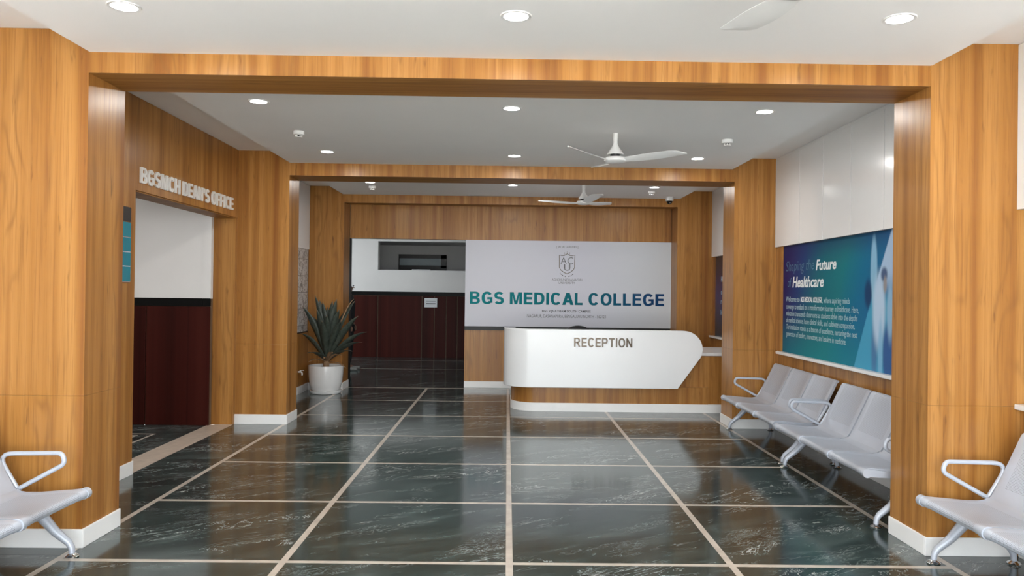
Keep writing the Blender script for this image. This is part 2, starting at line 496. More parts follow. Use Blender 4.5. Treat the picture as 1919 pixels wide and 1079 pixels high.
def text(name, body, corner, ex, ez_depth, width, height, mat, parent, depth=0.0015, offset=0.0, shear=0.0, split=False, space=1.0, **k):
    """lettering fitted to a width and a height; corner = its lower left end, ex = reading direction, ez_depth = the way it faces"""
    me = text_mesh(body, offset, shear, 0.1, 3, space)
    co = [v.co.copy() for v in me.vertices]
    x0 = min(p.x for p in co); x1 = max(p.x for p in co); y0 = min(p.y for p in co); y1 = max(p.y for p in co)
    ex = Vector(ex); n = Vector(ez_depth); up = Vector((0, 0, 1)); c0 = Vector(corner)
    W = [c0 + ex * ((p.x - x0) / (x1 - x0) * width) + up * ((p.y - y0) / (y1 - y0) * height) + n * (depth if p.z > 0 else 0.0) for p in co]
    faces = [tuple(p.vertices) for p in me.polygons]
    bpy.data.meshes.remove(me)
    if not split:
        mb = MB(); mb.v = [tuple(p) for p in W]
        for f in faces: mb.face(f)
        return [mb.build(name, mat, parent, **k)]
    par = list(range(len(W)))
    # curve conversion leaves front, back and sides as loose shells: weld them by position first
    key = {}
    def find(a):
        while par[a] != a: par[a] = par[par[a]]; a = par[a]
        return a
    for i, p in enumerate(W):
        kk = (round(p.x, 5), round(p.y, 5), round(p.z, 5))
        if kk in key: par[find(i)] = find(key[kk])
        else: key[kk] = i
    for f in faces:
        for a in f[1:]: par[find(a)] = find(f[0])
    isl = {}
    for f in faces: isl.setdefault(find(f[0]), []).append(f)
    out = []
    order = sorted(isl.values(), key=lambda fs: min(W[i].dot(ex) for f in fs for i in f))
    for fs in order:
        used = sorted({i for f in fs for i in f}); mp = {a: b for b, a in enumerate(used)}
        mb = MB(); mb.v = [tuple(W[i]) for i in used]
        for f in fs: mb.face([mp[i] for i in f])
        out.append(mb.build(name, mat, parent, **k))
    return out

# heavy sans capitals drawn as outlines (stem s, bar t, cap height 1)
from mathutils.geometry import tessellate_polygon
def _se(cx, cy, rx, ry, a0, a1, n=16, e=2.35):
    r = []
    for k in range(n + 1):
        a = math.radians(a0 + (a1 - a0) * k / n); c, q = math.cos(a), math.sin(a)
        r.append((cx + rx * math.copysign(abs(c) ** (2 / e), c), cy + ry * math.copysign(abs(q) ** (2 / e), q)))
    return r
def _rect(x0, y0, x1, y1): return [(x0, y0), (x1, y0), (x1, y1), (x0, y1)]
def glyph(ch, s=0.2, t=0.168):
    """(ink width, [(outline, [holes]), ...])"""
    if ch == 'I': return s, [(_rect(0, 0, s, 1), [])]
    if ch == "'": return s * .9, [(_rect(0, .66, s * .9, 1), [])]
    if ch == 'L': return .64, [([(0, 0), (.64, 0), (.64, t), (s, t), (s, 1), (0, 1)], [])]
    if ch == 'T': return .76, [([(.38 - s / 2, 0), (.38 + s / 2, 0), (.38 + s / 2, 1 - t), (.76, 1 - t), (.76, 1), (0, 1), (0, 1 - t), (.38 - s / 2, 1 - t)], [])]
    if ch == 'H': return .80, [([(0, 0), (s, 0), (s, .42), (.8 - s, .42), (.8 - s, 0), (.8, 0), (.8, 1), (.8 - s, 1), (.8 - s, .42 + t), (s, .42 + t), (s, 1), (0, 1)], [])]
    if ch == 'E': return .70, [([(0, 0), (.70, 0), (.70, t), (s, t), (s, .42), (.66, .42), (.66, .42 + t), (s, .42 + t), (s, 1 - t), (.69, 1 - t), (.69, 1), (0, 1)], [])]
    if ch == 'F': return .66, [([(0, 0), (s, 0), (s, .40), (.60, .40), (.60, .40 + t), (s, .40 + t), (s, 1 - t), (.66, 1 - t), (.66, 1), (0, 1)], [])]
    if ch == 'N': return .80, [([(0, 0), (s * .95, 0), (s * .95, .66), (.8 - s, 0), (.8, 0), (.8, 1), (.8 - s * .95, 1), (.8 - s * .95, .34), (s, 1), (0, 1)], [])]
    if ch == 'M':
        w = .98
        return w, [([(0, 0), (s * .95, 0), (s * .95, .70), (w / 2 - s * .45, 0), (w / 2 + s * .45, 0), (w - s * .95, .70), (w - s * .95, 0), (w, 0), (w, 1), (w - s * 1.3, 1), (w / 2, .28), (s * 1.3, 1), (0, 1)], [])]
    if ch == 'A':
        w = .92; a = s * .58; k = w / 2 - a; L = s * 1.12; ap = min((w / 2 - L) / k, .86)
        return w, [([(0, 0), (L, 0), (L + k * .2, .2), (w - L - k * .2, .2), (w - L, 0), (w, 0), (w / 2 + a, 1), (w / 2 - a, 1)],
                    [[(L + k * (.2 + t), .2 + t), (w - L - k * (.2 + t), .2 + t), (w / 2, ap)]])]
    if ch == 'O': return .88, [(_se(.44, .5, .44, .515, 0, 360, 44)[:-1], [_se(.44, .5, .44 - s * 1.03, .515 - t, 0, 360, 44)[:-1]])]
    if ch == 'D':
        cx = .36
        return .83, [([(0, 0)] + _se(cx, .5, .83 - cx, .5, -90, 90, 20) + [(0, 1)], [[(s, t)] + _se(cx, .5, .83 - cx - s * 1.03, .5 - t, -90, 90, 20) + [(s, 1 - t)]])]
    if ch in 'CG':
        w = .84 if ch == 'C' else .87; a0, a1 = 36, (324 if ch == 'C' else 318)
        o = _se(w / 2, .5, w / 2, .515, a0, a1, 32); i = _se(w / 2, .5, w / 2 - s * 1.03, .515 - t, a0, a1, 32)
        out = [(o + i[::-1], [])]
        if ch == 'G': out += [(_rect(w * .52, .385, w, .385 + t * .95), []), (_rect(w - s * .9, .10, w, .39), [])]
        return w, out
    if ch == 'B':
        c1, c2, w = .46, .44, .82; m = .53
        outer = [(0, 0)] + _se(c1, m / 2, w - c1, m / 2, -90, 78, 14) + _se(c2, (1 + m - .03) / 2, w - .035 - c2, (1 - m + .03) / 2, -72, 90, 14) + [(0, 1)]
        h1 = [(s, t * .95)] + _se(c1, m / 2 + .01, w - c1 - s, m / 2 - t * .80, -90, 90, 12) + [(s, m - t * .70)]
        h1[0] = (s, m / 2 + .01 - (m / 2 - t * .80)); h1[-1] = (s, m / 2 + .01 + (m / 2 - t * .80))
        cy2 = (1 + m - .03) / 2; r2 = (1 - m + .03) / 2 - t * .80
        h2 = [(s, cy2 - r2)] + _se(c2, cy2, w - .035 - c2 - s, r2, -90, 90, 12) + [(s, cy2 + r2)]
        return w, [(outer, [h1, h2])]
    if ch in 'PR':
        w = .77 if ch == 'P' else .84; wb = .77 if ch == 'P' else .79; b = .38 if ch == 'P' else .42; c = .42
        cy = (1 + b) / 2; ry = (1 - b) / 2
        outer = [(0, 0), (s, 0), (s, b)] + _se(c, cy, wb - c, ry, -90, 90, 16) + [(0, 1)]
        hole = [(s, cy - ry + t * .95)] + _se(c, cy, wb - c - s, ry - t * .95, -90, 90, 14) + [(s, cy + ry - t * .95)]
        out = [(outer, [hole])]
        if ch == 'R': out.append(([(w - s * 1.15, 0), (w, 0), (.36 + s * 1.15, b + .06), (.36, b + .06)], []))
        return w, out
    if ch == 'S':
        w = .78; rx = w / 2 - s / 2; top = 1.012 - t / 2; bot = -.012 + t / 2; mid = .505
        ru = (top - mid) / 2; rl = (mid - bot) / 2
        P = _se(w / 2, mid + ru, rx * .97, ru, 28, 270, 22, 2.2) + _se(w / 2, mid - rl, rx, rl, 90, -152, 22, 2.2)[1:]
        L, R = [], []
        for k in range(len(P)):
            a, b = P[max(k - 1, 0)], P[min(k + 1, len(P) - 1)]
            dx, dy = b[0] - a[0], b[1] - a[1]; q = math.hypot(dx, dy) or 1
            nx, ny = -dy / q, dx / q
            h = math.hypot(nx * s * .52, ny * t * .52)
            L.append((P[k][0] + nx * h, P[k][1] + ny * h)); R.append((P[k][0] - nx * h, P[k][1] - ny * h))
        return w, [(L + R[::-1], [])]
    return .3, []

def bold(name, body, corner, ex, face, width, height, mat, parent, depth=0.0015, s=0.2, t=0.168, gap=0.155, space=0.34, **k):
    """raised or printed heavy capitals, every letter its own part, fitted to a width and a height"""
    x = 0; run = []
    for ch in body:
        if ch == ' ': x += space; continue
        w, pieces = glyph(ch, s, t)
        kern = 0.055 if ch == 'A' else 0.0
        x -= kern
        run.append((x, pieces)); x += w + gap - kern
    total = x - gap
    ex = Vector(ex); n = Vector(face); up = Vector((0, 0, 1)); c0 = Vector(corner); out = []
    for x0, pieces in run:
        mb = MB()
        for outer, holes in pieces:
            polys = [outer] + holes
            flat = [p for poly in polys for p in poly]
            W = [c0 + ex * ((p[0] + x0) / total * width) + up * (p[1] * height) for p in flat]
            tris = tessellate_polygon([[Vector((p[0], p[1], 0)) for p in poly] for poly in polys])
            b = len(mb.v)
            mb.v += [tuple(p + n * depth) for p in W] + [tuple(p) for p in W]
            for tr in tris: mb.face([b + i for i in tr])
            q = 0; m = len(flat)
            for poly in polys:
                L = len(poly)
                for i in range(L):
                    j = (i + 1) % L
                    mb.face((b + q + i, b + q + j, b + m + q + j, b + m + q + i))
                q += L
        out.append(mb.build(name, mat, parent, **k))
    return out

def bez(a, b, c, d, n):
    a, b, c, d = map(Vector, (a, b, c, d)); r = []
    for i in range(n + 1):
        t = i / n
        r.append(a * (1 - t) ** 3 + b * 3 * t * (1 - t) ** 2 + c * 3 * t * t * (1 - t) + d * t ** 3)
    return r

def round_path(pts, rad, n=5, closed=True):
    """polyline with rounded corners"""
    P = [Vector(p) for p in pts]; out = []
    m = len(P)
    for i in range(m):
        if not closed and i in (0, m - 1):
            out.append(P[i]); continue
        r = rad[i] if isinstance(rad, (list, tuple)) else rad
        a = (P[i - 1] - P[i]); b = (P[(i + 1) % m] - P[i])
        la, lb = a.length, b.length
        a.normalize(); b.normalize()
        ang = a.angle(b)
        t = min(r / math.tan(ang / 2), la * .48, lb * .48)
        s, e = P[i] + a * t, P[i] + b * t
        for k in range(n + 1):
            q = k / n
            out.append(s * (1 - q) ** 2 + P[i] * 2 * q * (1 - q) + e * q ** 2)
    return out

def struct(name, label, cat, loc=(0, 0, 0)):
    return thing(name, label, cat, loc, kind='structure')

# ------------------------------------------------------------------ floor: green slabs, cream inlay strips
XS = [-2.418, -1.198, 0.030, 1.245, 2.462]           # lengthwise strips
YS = [-0.92, 0.59, 1.77, 2.955, 4.133, 5.307, 6.497, 7.73, 8.963, 10.194, 11.51]   # crosswise strips
SW = 0.038
floor = MB().box(-3.3, 3.4, -0.94, 11.6, -0.12, -0.02).build('floor', M['grout'], label='polished dark green marble floor of the hall with cream inlay strips', cat='floor', kind='structure')
GAP = 0.0008
for i in range(4):
    for j in range(len(YS) - 1):
        box('marble_slab', M['marble'], XS[i] + SW / 2 + GAP, XS[i + 1] - SW / 2 - GAP, YS[j] + SW / 2 + GAP, YS[j + 1] - SW / 2 - GAP, -0.02, 0.0, floor, c=0.0006)
for xa, xb in ((-2.96, XS[0] - SW / 2), (XS[4] + SW / 2, 3.10)):
    for ya, yb in ((-0.94, 1.2), (1.2, 4.2), (4.2, 6.6), (6.6, 9.0), (9.0, 11.6)):
        box('marble_slab', M['marble'], xa + GAP, xb - GAP, ya + GAP, yb - GAP, -0.02, 0.0, floor, c=0.0006)
for x in XS:
    for ya, yb in ((-0.94, 0.5), (0.5, 2.9), (2.9, 5.3), (5.3, 7.7), (7.7, 9.7), (9.7, 11.49)):
        box('inlay_strip', M['strip'], x - SW / 2, x + SW / 2, ya + 0.0004, yb - 0.0004, -0.02, 0.0, floor)
for y in YS[:-1]:
    for i in range(4):
        box('inlay_strip', M['strip'], XS[i] + SW / 2 + 0.0004, XS[i + 1] - SW / 2 - 0.0004, y - SW / 2, y + SW / 2, -0.02, 0.0, floor)
box('inlay_strip', M['strip'], -2.42, 2.6, 11.49, 11.56, -0.02, 0.0, floor)
# floor of the passage behind the back doorway
pf = box('floor', M['grout'], -6.0, 1.6, 11.6, 19.6, -0.12, -0.02, label='dark marble floor of the passage seen through the back doorway', cat='floor', kind='structure')
for xa, xb in ((-6.0, -4.6), (-4.6, -3.2), (-3.2, -1.8), (-1.8, -0.4), (-0.4, 1.6)):
    for ya, yb in ((11.56, 14.265), (14.305, 16.0), (16.04, 16.73)):
        box('marble_slab', M['marble'], xa + GAP, xb - GAP, ya, yb, -0.02, 0.0, pf)
for y in (14.285, 16.02):
    box('inlay_strip', M['strip'], -6.0, 1.6, y - 0.02, y + 0.02, -0.02, 0.0, pf)
# floor of the side passage, with a key pattern of cream squares, and the pale threshold
sf = box('floor', M['grout'], -6.5, -2.96, 5.0, 8.2, -0.12, -0.02, label='dark marble floor of the side passage with cream inlaid squares', cat='floor', kind='structure')
for xa, xb in ((-6.5, -5.4), (-5.4, -4.3), (-4.3, -3.216)):
    box('marble_slab', M['marble'], xa + GAP, xb - GAP, 5.0, 8.2, -0.02, 0.0, sf)
box('threshold_stone', M['threshold'], -3.216, -2.962, 6.03, 8.25, -0.02, 0.001, sf)
for d in (0.0, 0.085):
    x1, y1, x0, y0 = -3.53 - d * 1.6, 7.70 - d, -4.55 + d * 1.6, 7.235 - 0.45 + d
    w = 0.024
    for bx in ((x0, x1, y1 - w, y1), (x0, x1, y0, y0 + w), (x1 - w, x1, y0 + w, y1 - w), (x0, x0 + w, y0 + w, y1 - w)):
        box('inlay_strip', M['strip'], *bx, -0.005, 0.001, sf)
# unseen pale paving outside the entrance, added to bounce daylight up to the ceilings
box('pavement', M['concrete'], -14, 14, -16, -0.94, -0.15, -0.03, label='pale paving outside the hall entrance', cat='pavement', kind='structure')

# ------------------------------------------------------------------ ceilings: a lowered field in each bay, a higher strip at the sides
def ceiling_bay(y0, y1, zlow, zside, xl, xr, label):
    o = MB().box(-3.3, 3.4, y0, y1, zside, 3.25).build('ceiling', M['ceiling'], label=label, cat='ceiling', kind='structure')
    box('lowered_field', M['ceiling'], xl, xr, y0, y1, zlow, zside + 0.001, o)
    return o
ceiling_bay(-0.94, 4.52, 2.81, 2.940, -2.387, 2.425, 'off-white ceiling of the first bay, lowered in the middle')
ceiling_bay(4.52, 8.52, 2.858, 2.987, -2.392, 2.465, 'grey-white ceiling of the second bay, lowered in the middle')
ceiling_bay(8.52, 11.75, 2.885, 3.003, -2.44, 2.54, 'grey-white ceiling of the bay above the reception desk')

# ------------------------------------------------------------------ columns and beams clad in oak laminate
def column(x0, x1, y0, y1, top, seam, label, base_sides):
    o = MB().box(x0 + 0.012, x1 - 0.012, y0 + 0.012, y1 - 0.012, 0, top - 0.001).build('column', M['wood'], label=label, cat='column', kind='structure')
    t = 0.012
    for za, zb in ((0.0, seam - 0.0006), (seam + 0.0006, top)):
        box('wood_panel', M['wood'], x0, x1, y0, y0 + t, za, zb, o)
        box('wood_panel', M['wood'], x0, x0 + t, y0 + t, y1, za, zb, o)
        box('wood_panel', M['wood'], x1 - t, x1, y0 + t, y1, za, zb, o)
    e = 0.012
    if 'f' in base_sides: box('baseboard', M['baseboard'], x0 - (e if 'l' in base_sides else 0), x1 + (e if 'r' in base_sides else 0), y0 - e, y0 - 0.0005, 0, 0.106, o, c=0.002)
    if 'l' in base_sides: box('baseboard', M['baseboard'], x0 - e, x0 - 0.0005, y0, y1, 0, 0.106, o, c=0.002)
    if 'r' in base_sides: box('baseboard', M['baseboard'], x1 + 0.0005, x1 + e, y0, y1, 0, 0.106, o, c=0.002)
    return o
column(-2.96, -2.392, 4.325, 4.735, 2.9395, 0.858, 'oak-clad column beside the left bench nearest the entrance', 'fr')
column(2.418, 2.935, 4.32, 4.73, 2.9395, 0.858, 'oak-clad column behind the right bench nearest the entrance', 'fl')
column(-2.972, -2.397, 8.31, 8.70, 2.9865, 0.872, 'oak-clad column beyond the wide side opening', 'fr')
column(2.498, 2.990, 8.345, 8.77, 2.9865, 0.872, 'oak-clad column between the healthcare poster and the reception desk', 'fl')
column(-2.935, -2.42, 11.20, 11.62, 3.0025, 0.872, 'oak-clad column behind the potted plant', 'fr')
column(2.51, 3.065, 11.20, 11.62, 3.0025, 0.872, 'oak-clad column in the corner behind the reception desk', 'fl')
def beam(x0, x1, y0, y1, z0, z1, label):
    o = MB().box(x0, x1, y0 + 0.012, y1 - 0.012, z0 + 0.012, z1).build('beam', M['dark_gap'], label=label, cat='beam', kind='structure')
    box('fascia_panel', M['wood'], x0, x1, y0, y0 + 0.012, z0, z1, o)
    box('fascia_panel', M['wood'], x0, x1, y1 - 0.012, y1, z0, z1, o)
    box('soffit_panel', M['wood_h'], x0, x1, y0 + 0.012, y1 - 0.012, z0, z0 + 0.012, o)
    return o
beam(-2.392, 2.418, 4.325, 4.73, 2.692, 2.811, 'oak-clad ceiling beam nearest the entrance')
beam(-2.397, 2.498, 8.312, 8.74, 2.722, 2.859, 'oak-clad ceiling beam in front of the reception bay')
beam(-2.42, 2.51, 11.20, 11.45, 2.764, 2.886, 'oak-clad ceiling beam above the back wall')

# ------------------------------------------------------------------ left wall
wl = struct('wall_left', 'left wall of the hall with the wide opening to the side passage', 'wall')
box('wall_core', M['white_wall'], -3.3, -2.965, -0.8, 4.4, 0, 3.0, wl)
box('wood_panel', M['wood'], -2.965, -2.95, -0.8, 4.324, 0, 0.842, wl)
box('sill', M['sill'], -2.965, -2.915, -0.8, 4.32, 0.845, 0.872, wl, c=0.003)
for k in range(8):
    box('white_panel', M['white_gloss'], -2.965, -2.945, -0.8 + k * 0.64 + 0.0015, -0.8 + (k + 1) * 0.64 - 0.0015, 2.0, 2.935, wl)
# second bay
box('wall_core', M['wood'], -3.165, -2.962, 4.72, 6.03, 0, 2.99, wl)
box('wood_panel', M['wood'], -2.962, -2.95, 4.735, 6.03, 0, 2.985, wl)
box('baseboard', M['baseboard'], -2.9495, -2.938, 4.735, 6.03, 0, 0.106, wl, c=0.002)
box('wall_core', M['wood'], -3.165, -2.962, 6.03, 8.3, 2.248, 2.99, wl)
box('wood_panel', M['wood'], -2.962, -2.95, 6.03, 8.309, 2.248, 2.985, wl)
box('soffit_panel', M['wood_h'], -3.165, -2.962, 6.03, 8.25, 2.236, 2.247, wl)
box('wood_panel', M['wood'], -3.19, -2.955, 8.25, 8.31, 0.002, 2.2475, wl)
# third bay
box('wall_core', M['white_wall'], -3.3, -2.945, 8.62, 11.7, 0, 3.02, wl)
box('wood_panel', M['wood'], -2.945, -2.925, 8.70, 11.2, 0, 0.85, wl)
box('baseboard', M['baseboard'], -2.9245, -2.912, 8.70, 11.2, 0, 0.106, wl, c=0.002)
box('sill', M['dark_gap'], -2.945, -2.922, 8.72, 11.18, 0.851, 0.866, wl)
for k in range(3):
    box('white_panel', M['white_wall'], -2.945, -2.925, 8.70 + k * 0.8333 + 0.001, 8.70 + (k + 1) * 0.8333 - 0.001, 2.06, 2.998, wl)

# ------------------------------------------------------------------ right wall
wr = struct('wall_right', 'right wall of the hall with oak dado, poster recesses and glossy white upper panels', 'wall')
box('wall_core', M['white_wall'], 3.0, 3.4, -0.8, 4.5, 0, 3.0, wr)
box('wood_panel', M['wood'], 2.955, 2.999, -0.8, 4.318, 0, 0.84, wr)
box('wood_panel', M['wood'], 2.9355, 2.999, 4.322, 4.5, 0.872, 1.988, wr)
box('wood_panel', M['wood'], 2.9355, 2.999, 4.322, 4.5, 0.0, 0.842, wr)
box('baseboard', M['baseboard'], 2.942, 2.9545, -0.8, 4.31, 0, 0.106, wr, c=0.002)
box('sill', M['sill'], 2.918, 2.999, -0.8, 4.32, 0.842, 0.872, wr, c=0.003)
for k in range(8):
    box('white_panel', M['white_gloss'], 2.922, 2.999, -0.8 + k * 0.64 + 0.0015, -0.8 + (k + 1) * 0.64 - 0.0015, 1.988, 2.935, wr, c=0.001)
box('wall_core', M['white_wall'], 3.0, 3.4, 4.5, 8.6, 0, 3.02, wr)
box('wood_panel', M['wood'], 2.975, 2.999, 4.73, 8.345, 0, 0.842, wr)
box('wood_panel', M['wood'], 2.968, 2.999, 8.17, 8.345, 0.872, 2.01, wr)
box('baseboard', M['baseboard'], 2.962, 2.9745, 4.73, 8.33, 0, 0.106, wr, c=0.002)
box('sill', M['sill'], 2.93, 2.999, 4.74, 8.225, 0.843, 0.872, wr, c=0.003)
yb = [8.343, 7.65, 7.08, 6.50, 5.925, 5.33, 4.735]
for a, b in zip(yb[1:], yb[:-1]):
    box('white_panel', M['white_gloss'], 2.952, 2.999, a + 0.0045, b - 0.0045, 2.006, 2.955, wr, c=0.001)
box('white_panel', M['white_gloss'], 2.957, 2.999, 4.735, 8.343, 2.957, 2.986, wr)
box('wall_core', M['white_wall'], 3.075, 3.4, 8.6, 11.7, 0, 3.03, wr)
box('wood_panel', M['wood'], 3.03, 3.074, 8.77, 11.2, 0, 0.845, wr)
box('wood_panel', M['wood'], 3.045, 3.074, 11.08, 11.2, 0.872, 2.03, wr)
box('sill', M['sill'], 2.99, 3.074, 8.77, 11.19, 0.845, 0.872, wr, c=0.003)
box('wall_core', M['wood'], 3.0, 3.074, 8.5, 8.77, 0, 3.0, wr)
for k in range(4):
    box('white_panel', M['white_gloss'], 3.022, 3.074, 8.77 + k * 0.6075 + 0.0015, 8.77 + (k + 1) * 0.6075 - 0.0015, 2.03, 2.999, wr, c=0.001)

# ------------------------------------------------------------------ back wall with doorway
wb = struct('wall_back', 'oak-clad back wall with the doorway beside the college board', 'wall')
box('wall_core', M['dark_gap'], -2.42, 3.3, 11.66, 11.78, 2.27, 3.05, wb)
box('wood_panel', M['wood'], -2.42, 2.51, 11.64, 11.66, 2.268, 2.9, wb)
box('wall_core', M['dark_gap'], -0.648, 3.3, 11.66, 11.78, 0, 2.27, wb)
box('wood_panel', M['wood'], -0.648, 2.51, 11.64, 11.66, 0, 0.885, wb)
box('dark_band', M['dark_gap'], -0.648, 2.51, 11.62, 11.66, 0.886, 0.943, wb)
box('baseboard', M['baseboard'], -0.648, 2.51, 11.628, 11.6395, 0, 0.1, wb, c=0.002)
box('jamb_panel', M['black'], -2.45, -2.4215, 11.62, 11.80, 0, 2.268, wb)
box('wall_core', M['white_wall'], -3.4, -2.43, 11.62, 11.8, 0, 3.05, wb)

# ------------------------------------------------------------------ passage behind the back doorway
pw = struct('wall_passage', 'far wall of the back passage, red granite below and white above', 'wall')
PY = 16.73
box('wall_core', M['white_wall'], -6.0, -2.856, PY, PY + 0.25, 1.445, 2.72, pw)
box('wall_core', M['white_wall'], -2.856, 1.6, PY, PY + 0.25, 1.445, 1.925, pw)
box('wall_core', M['white_wall'], -2.856, 1.6, PY, PY + 0.25, 2.555, 2.72, pw)
box('wall_core', M['grout'], -6.0, 1.6, PY + 0.006, PY + 0.25, 0, 1.445, pw)
jx = [-6.0, -4.9, -3.87, -2.846, -1.878, -1.60, -1.338, -1.095, -0.2, 0.9]
for a, b in zip(jx[:-1], jx[1:]):
    box('granite_slab', M['granite'], a + 0.010, b - 0.010, PY - 0.012, PY + 0.006, 0.0, 1.355, pw, c=0.002)
box('black_band', M['black_stone'], -6.0, 1.6, PY - 0.02, PY, 1.36, 1.448, pw, c=0.003)
# raised gallery seen over the parapet
box('gallery_wall', M['white_wall'], -6.1, 1.6, 19.3, 19.45, 1.0, 3.3, pw)
box('gallery_floor', M['white_wall'], -6.0, 1.6, PY + 0.25, 19.4, 1.3, 1.4, pw)
gd = struct('door_1', 'dark brown door with a pale glass transom in the gallery beyond the parapet', 'door', (-2.17, 19.27, 1.4))
DX0, DX1 = -2.76, -1.55
box('door_frame', M['door_dark'], DX0, DX0 + 0.02, 19.22, 19.30, 1.4, 2.38, gd)
box('door_frame', M['door_dark'], DX1 - 0.14, DX1, 19.22, 19.30, 1.4, 2.38, gd)
box('door_frame', M['door_dark'], DX0, DX1, 19.22, 19.30, 2.29, 2.39, gd)
box('door_frame', M['door_dark'], DX0, DX1, 19.22, 19.30, 2.05, 2.115, gd)
box('glass_pane', M['glass'], DX0 + 0.02, DX1 - 0.14, 19.255, 19.265, 2.115, 2.29, gd)
lf = box('door_leaf', M['door_dark'], DX0 + 0.02, DX1 - 0.14, 19.25, 19.29, 1.4, 2.05, gd)
box('handrail', M['chrome'], -2.42, -1.95, 19.20, 19.215, 1.995, 2.012, gd)
box('ceiling', M['white_wall'], -6.0, 1.6, 11.78, 16.98, 2.60, 2.72, label='white ceiling of the back passage', cat='ceiling', kind='structure')
box('ceiling', M['white_wall'], -6.0, 1.6, 16.98, 19.5, 2.62, 2.9, label='white ceiling of the gallery beyond the parapet', cat='ceiling', kind='structure')
box('wall_end', M['white_wall'], 1.6, 1.75, 11.7, 19.5, 0, 3.0, label='white end wall of the back passage behind the college board', cat='wall', kind='structure')
box('wall_end', M['white_wall'], -6.1, -6.0, PY - 0.2, 19.5, 0, 3.0, label='white wall closing the gallery', cat='wall', kind='structure')
we2 = struct('wall_end', 'end wall of the back passage with its daylight window', 'wall')  # unseen wall with a window, added to cut the daylight in the passage
for a in ((11.78, 12.9, 0, 2.7), (15.7, 16.75, 0, 2.7), (12.9, 15.7, 0, 0.9), (12.9, 15.7, 2.3, 2.7)):
    box('wall_core', M['white_wall'], -6.1, -6.0, *a, we2)
MB().box(-0.648, 1.6, 11.78, 11.86, 0, 2.7).build('wall_back', M['white_wall'], label='passage side of the back wall behind the college board', cat='wall', kind='structure')
MB().box(-6.0, -3.3, 11.62, 11.80, 0, 2.7).build('wall_back', M['white_wall'], label='near wall of the back passage', cat='wall', kind='structure')

# ------------------------------------------------------------------ side passage behind the wide opening
sw = struct('wall_side', 'far wall of the side passage, red granite below and white above', 'wall')
box('wall_core', M['white_wall'], -6.5, -3.19, 8.2, 8.31, 1.362, 2.62, sw)
box('wall_pier', M['white_wall'], -3.277, -3.19, 8.19, 8.2, 1.362, 2.62, sw)
box('wall_core', M['grout'], -6.5, -3.19, 8.206, 8.31, 0, 1.362, sw)
for a, b in ((-6.5, -5.2), (-5.2, -3.877), (-3.877, -3.19)):
    box('granite_slab', M['granite'], a + 0.004, b - 0.004, 8.19, 8.206, 0, 1.276, sw, c=0.002)
for a, b in ((-6.5, -4.9), (-4.9, -3.277), (-3.275, -3.19)):
    box('black_band', M['black_stone'], a, b, 8.185, 8.206, 1.279, 1.365, sw, c=0.003)
box('wall_end', M['white_wall'], -6.6, -6.5, 4.9, 8.31, 0, 2.7, label='end wall of the side passage', cat='wall', kind='structure')
box('wall_end', M['white_wall'], -6.5, -3.165, 4.9, 5.0, 0, 2.7, label='near wall of the side passage', cat='wall', kind='structure')
box('ceiling', M['white_wall'], -6.5, -3.165, 4.9, 8.31, 2.62, 2.75, label='white ceiling of the side passage', cat='ceiling', kind='structure')

# ------------------------------------------------------------------ entrance front behind the camera
we = struct('wall_front', 'entrance wall of the hall with a wide doorway to the daylight', 'wall')
box('wall_core', M['white_wall'], -3.3, -2.78, -0.94, -0.80, 0, 3.2, we)
box('wall_core', M['white_wall'], 2.88, 3.4, -0.94, -0.80, 0, 3.2, we)
box('wall_core', M['white_wall'], -2.78, 2.88, -0.94, -0.80, 2.72, 3.2, we)

# ------------------------------------------------------------------ reception desk
def plan_curve(xl, yback, yf, r, xr, n=10, ns=30):
    """plan path: back end of the left return, round the corner, along the front"""
    pts = [(xl, yback), (xl, (yback + yf + r) / 2)]
    for k in range(n + 1):
        a = PI + (PI / 2) * k / n
        pts.append((xl + r + r * math.cos(a), yf + r + r * math.sin(a)))
    for k in range(1, ns + 1):
        pts.append((xl + r + (xr - xl - r) * k / ns, yf))
    return pts
desk = thing('reception_desk', 'white and oak reception desk with a curved front below the college board', 'desk', (1.45, 9.9, 0))
# curved white front: one thick bent panel with a slanted, rounded right end
SX = 2.414; cxr, czr, rr_ = 2.190, 0.797, 0.224
def slab_top(x):
    return 1.021 if x <= cxr else czr + math.sqrt(max(0.0, rr_ ** 2 - (x - cxr) ** 2))
def slab_bot(x):
    if x < 2.11: return 0.309
    xt = 2.373
    if x <= xt: return 0.309 + (x - 2.11) * 1.385
    return czr - math.sqrt(max(0.0, rr_ ** 2 - (x - cxr) ** 2))
outer = plan_curve(-0.035, 9.72, 9.30, 0.34, 2.05, 12, 14)
xs_end = [2.08, 2.11] + [2.11 + (2.373 - 2.11) * k / 8 for k in range(1, 9)] + [2.385, 2.395, 2.404, 2.410, 2.4135, SX]
outer += [(x, 9.30) for x in xs_end]
T = 0.15
def inset(pts, d):
    out = []
    for i, (x, y) in enumerate(pts):
        a = Vector(pts[max(i - 1, 0)]); b = Vector(pts[min(i + 1, len(pts) - 1)])
        t = (b - a).normalized(); nrm = Vector((-t.y, t.x))
        if x > 0.35 or i < 2: nrm = Vector((0, 1)) if x > 0.35 else Vector((1, 0))
        out.append((x + nrm.x * d, y + nrm.y * d))
    return out
inner = inset(outer, T)
mb = MB()
rings = []
for (xo, yo), (xi, yi) in zip(outer, inner):
    zt, zb = slab_top(xo), slab_bot(xo)
    if zt - zb < 0.004: zt, zb = zb + 0.002, zb - 0.002
    e = min(0.004, (zt - zb) * .2)
    d = Vector((xi - xo, yi - yo)).normalized() * 0.004
    rings.append([(xo, yo, zb + e), (xo, yo, zt - e), (xo + d.x, yo + d.y, zt), (xi - d.x, yi - d.y, zt), (xi, yi, zt - e), (xi, yi, zb + e), (xi - d.x, yi - d.y, zb), (xo + d.x, yo + d.y, zb)])
mb.rings(rings)
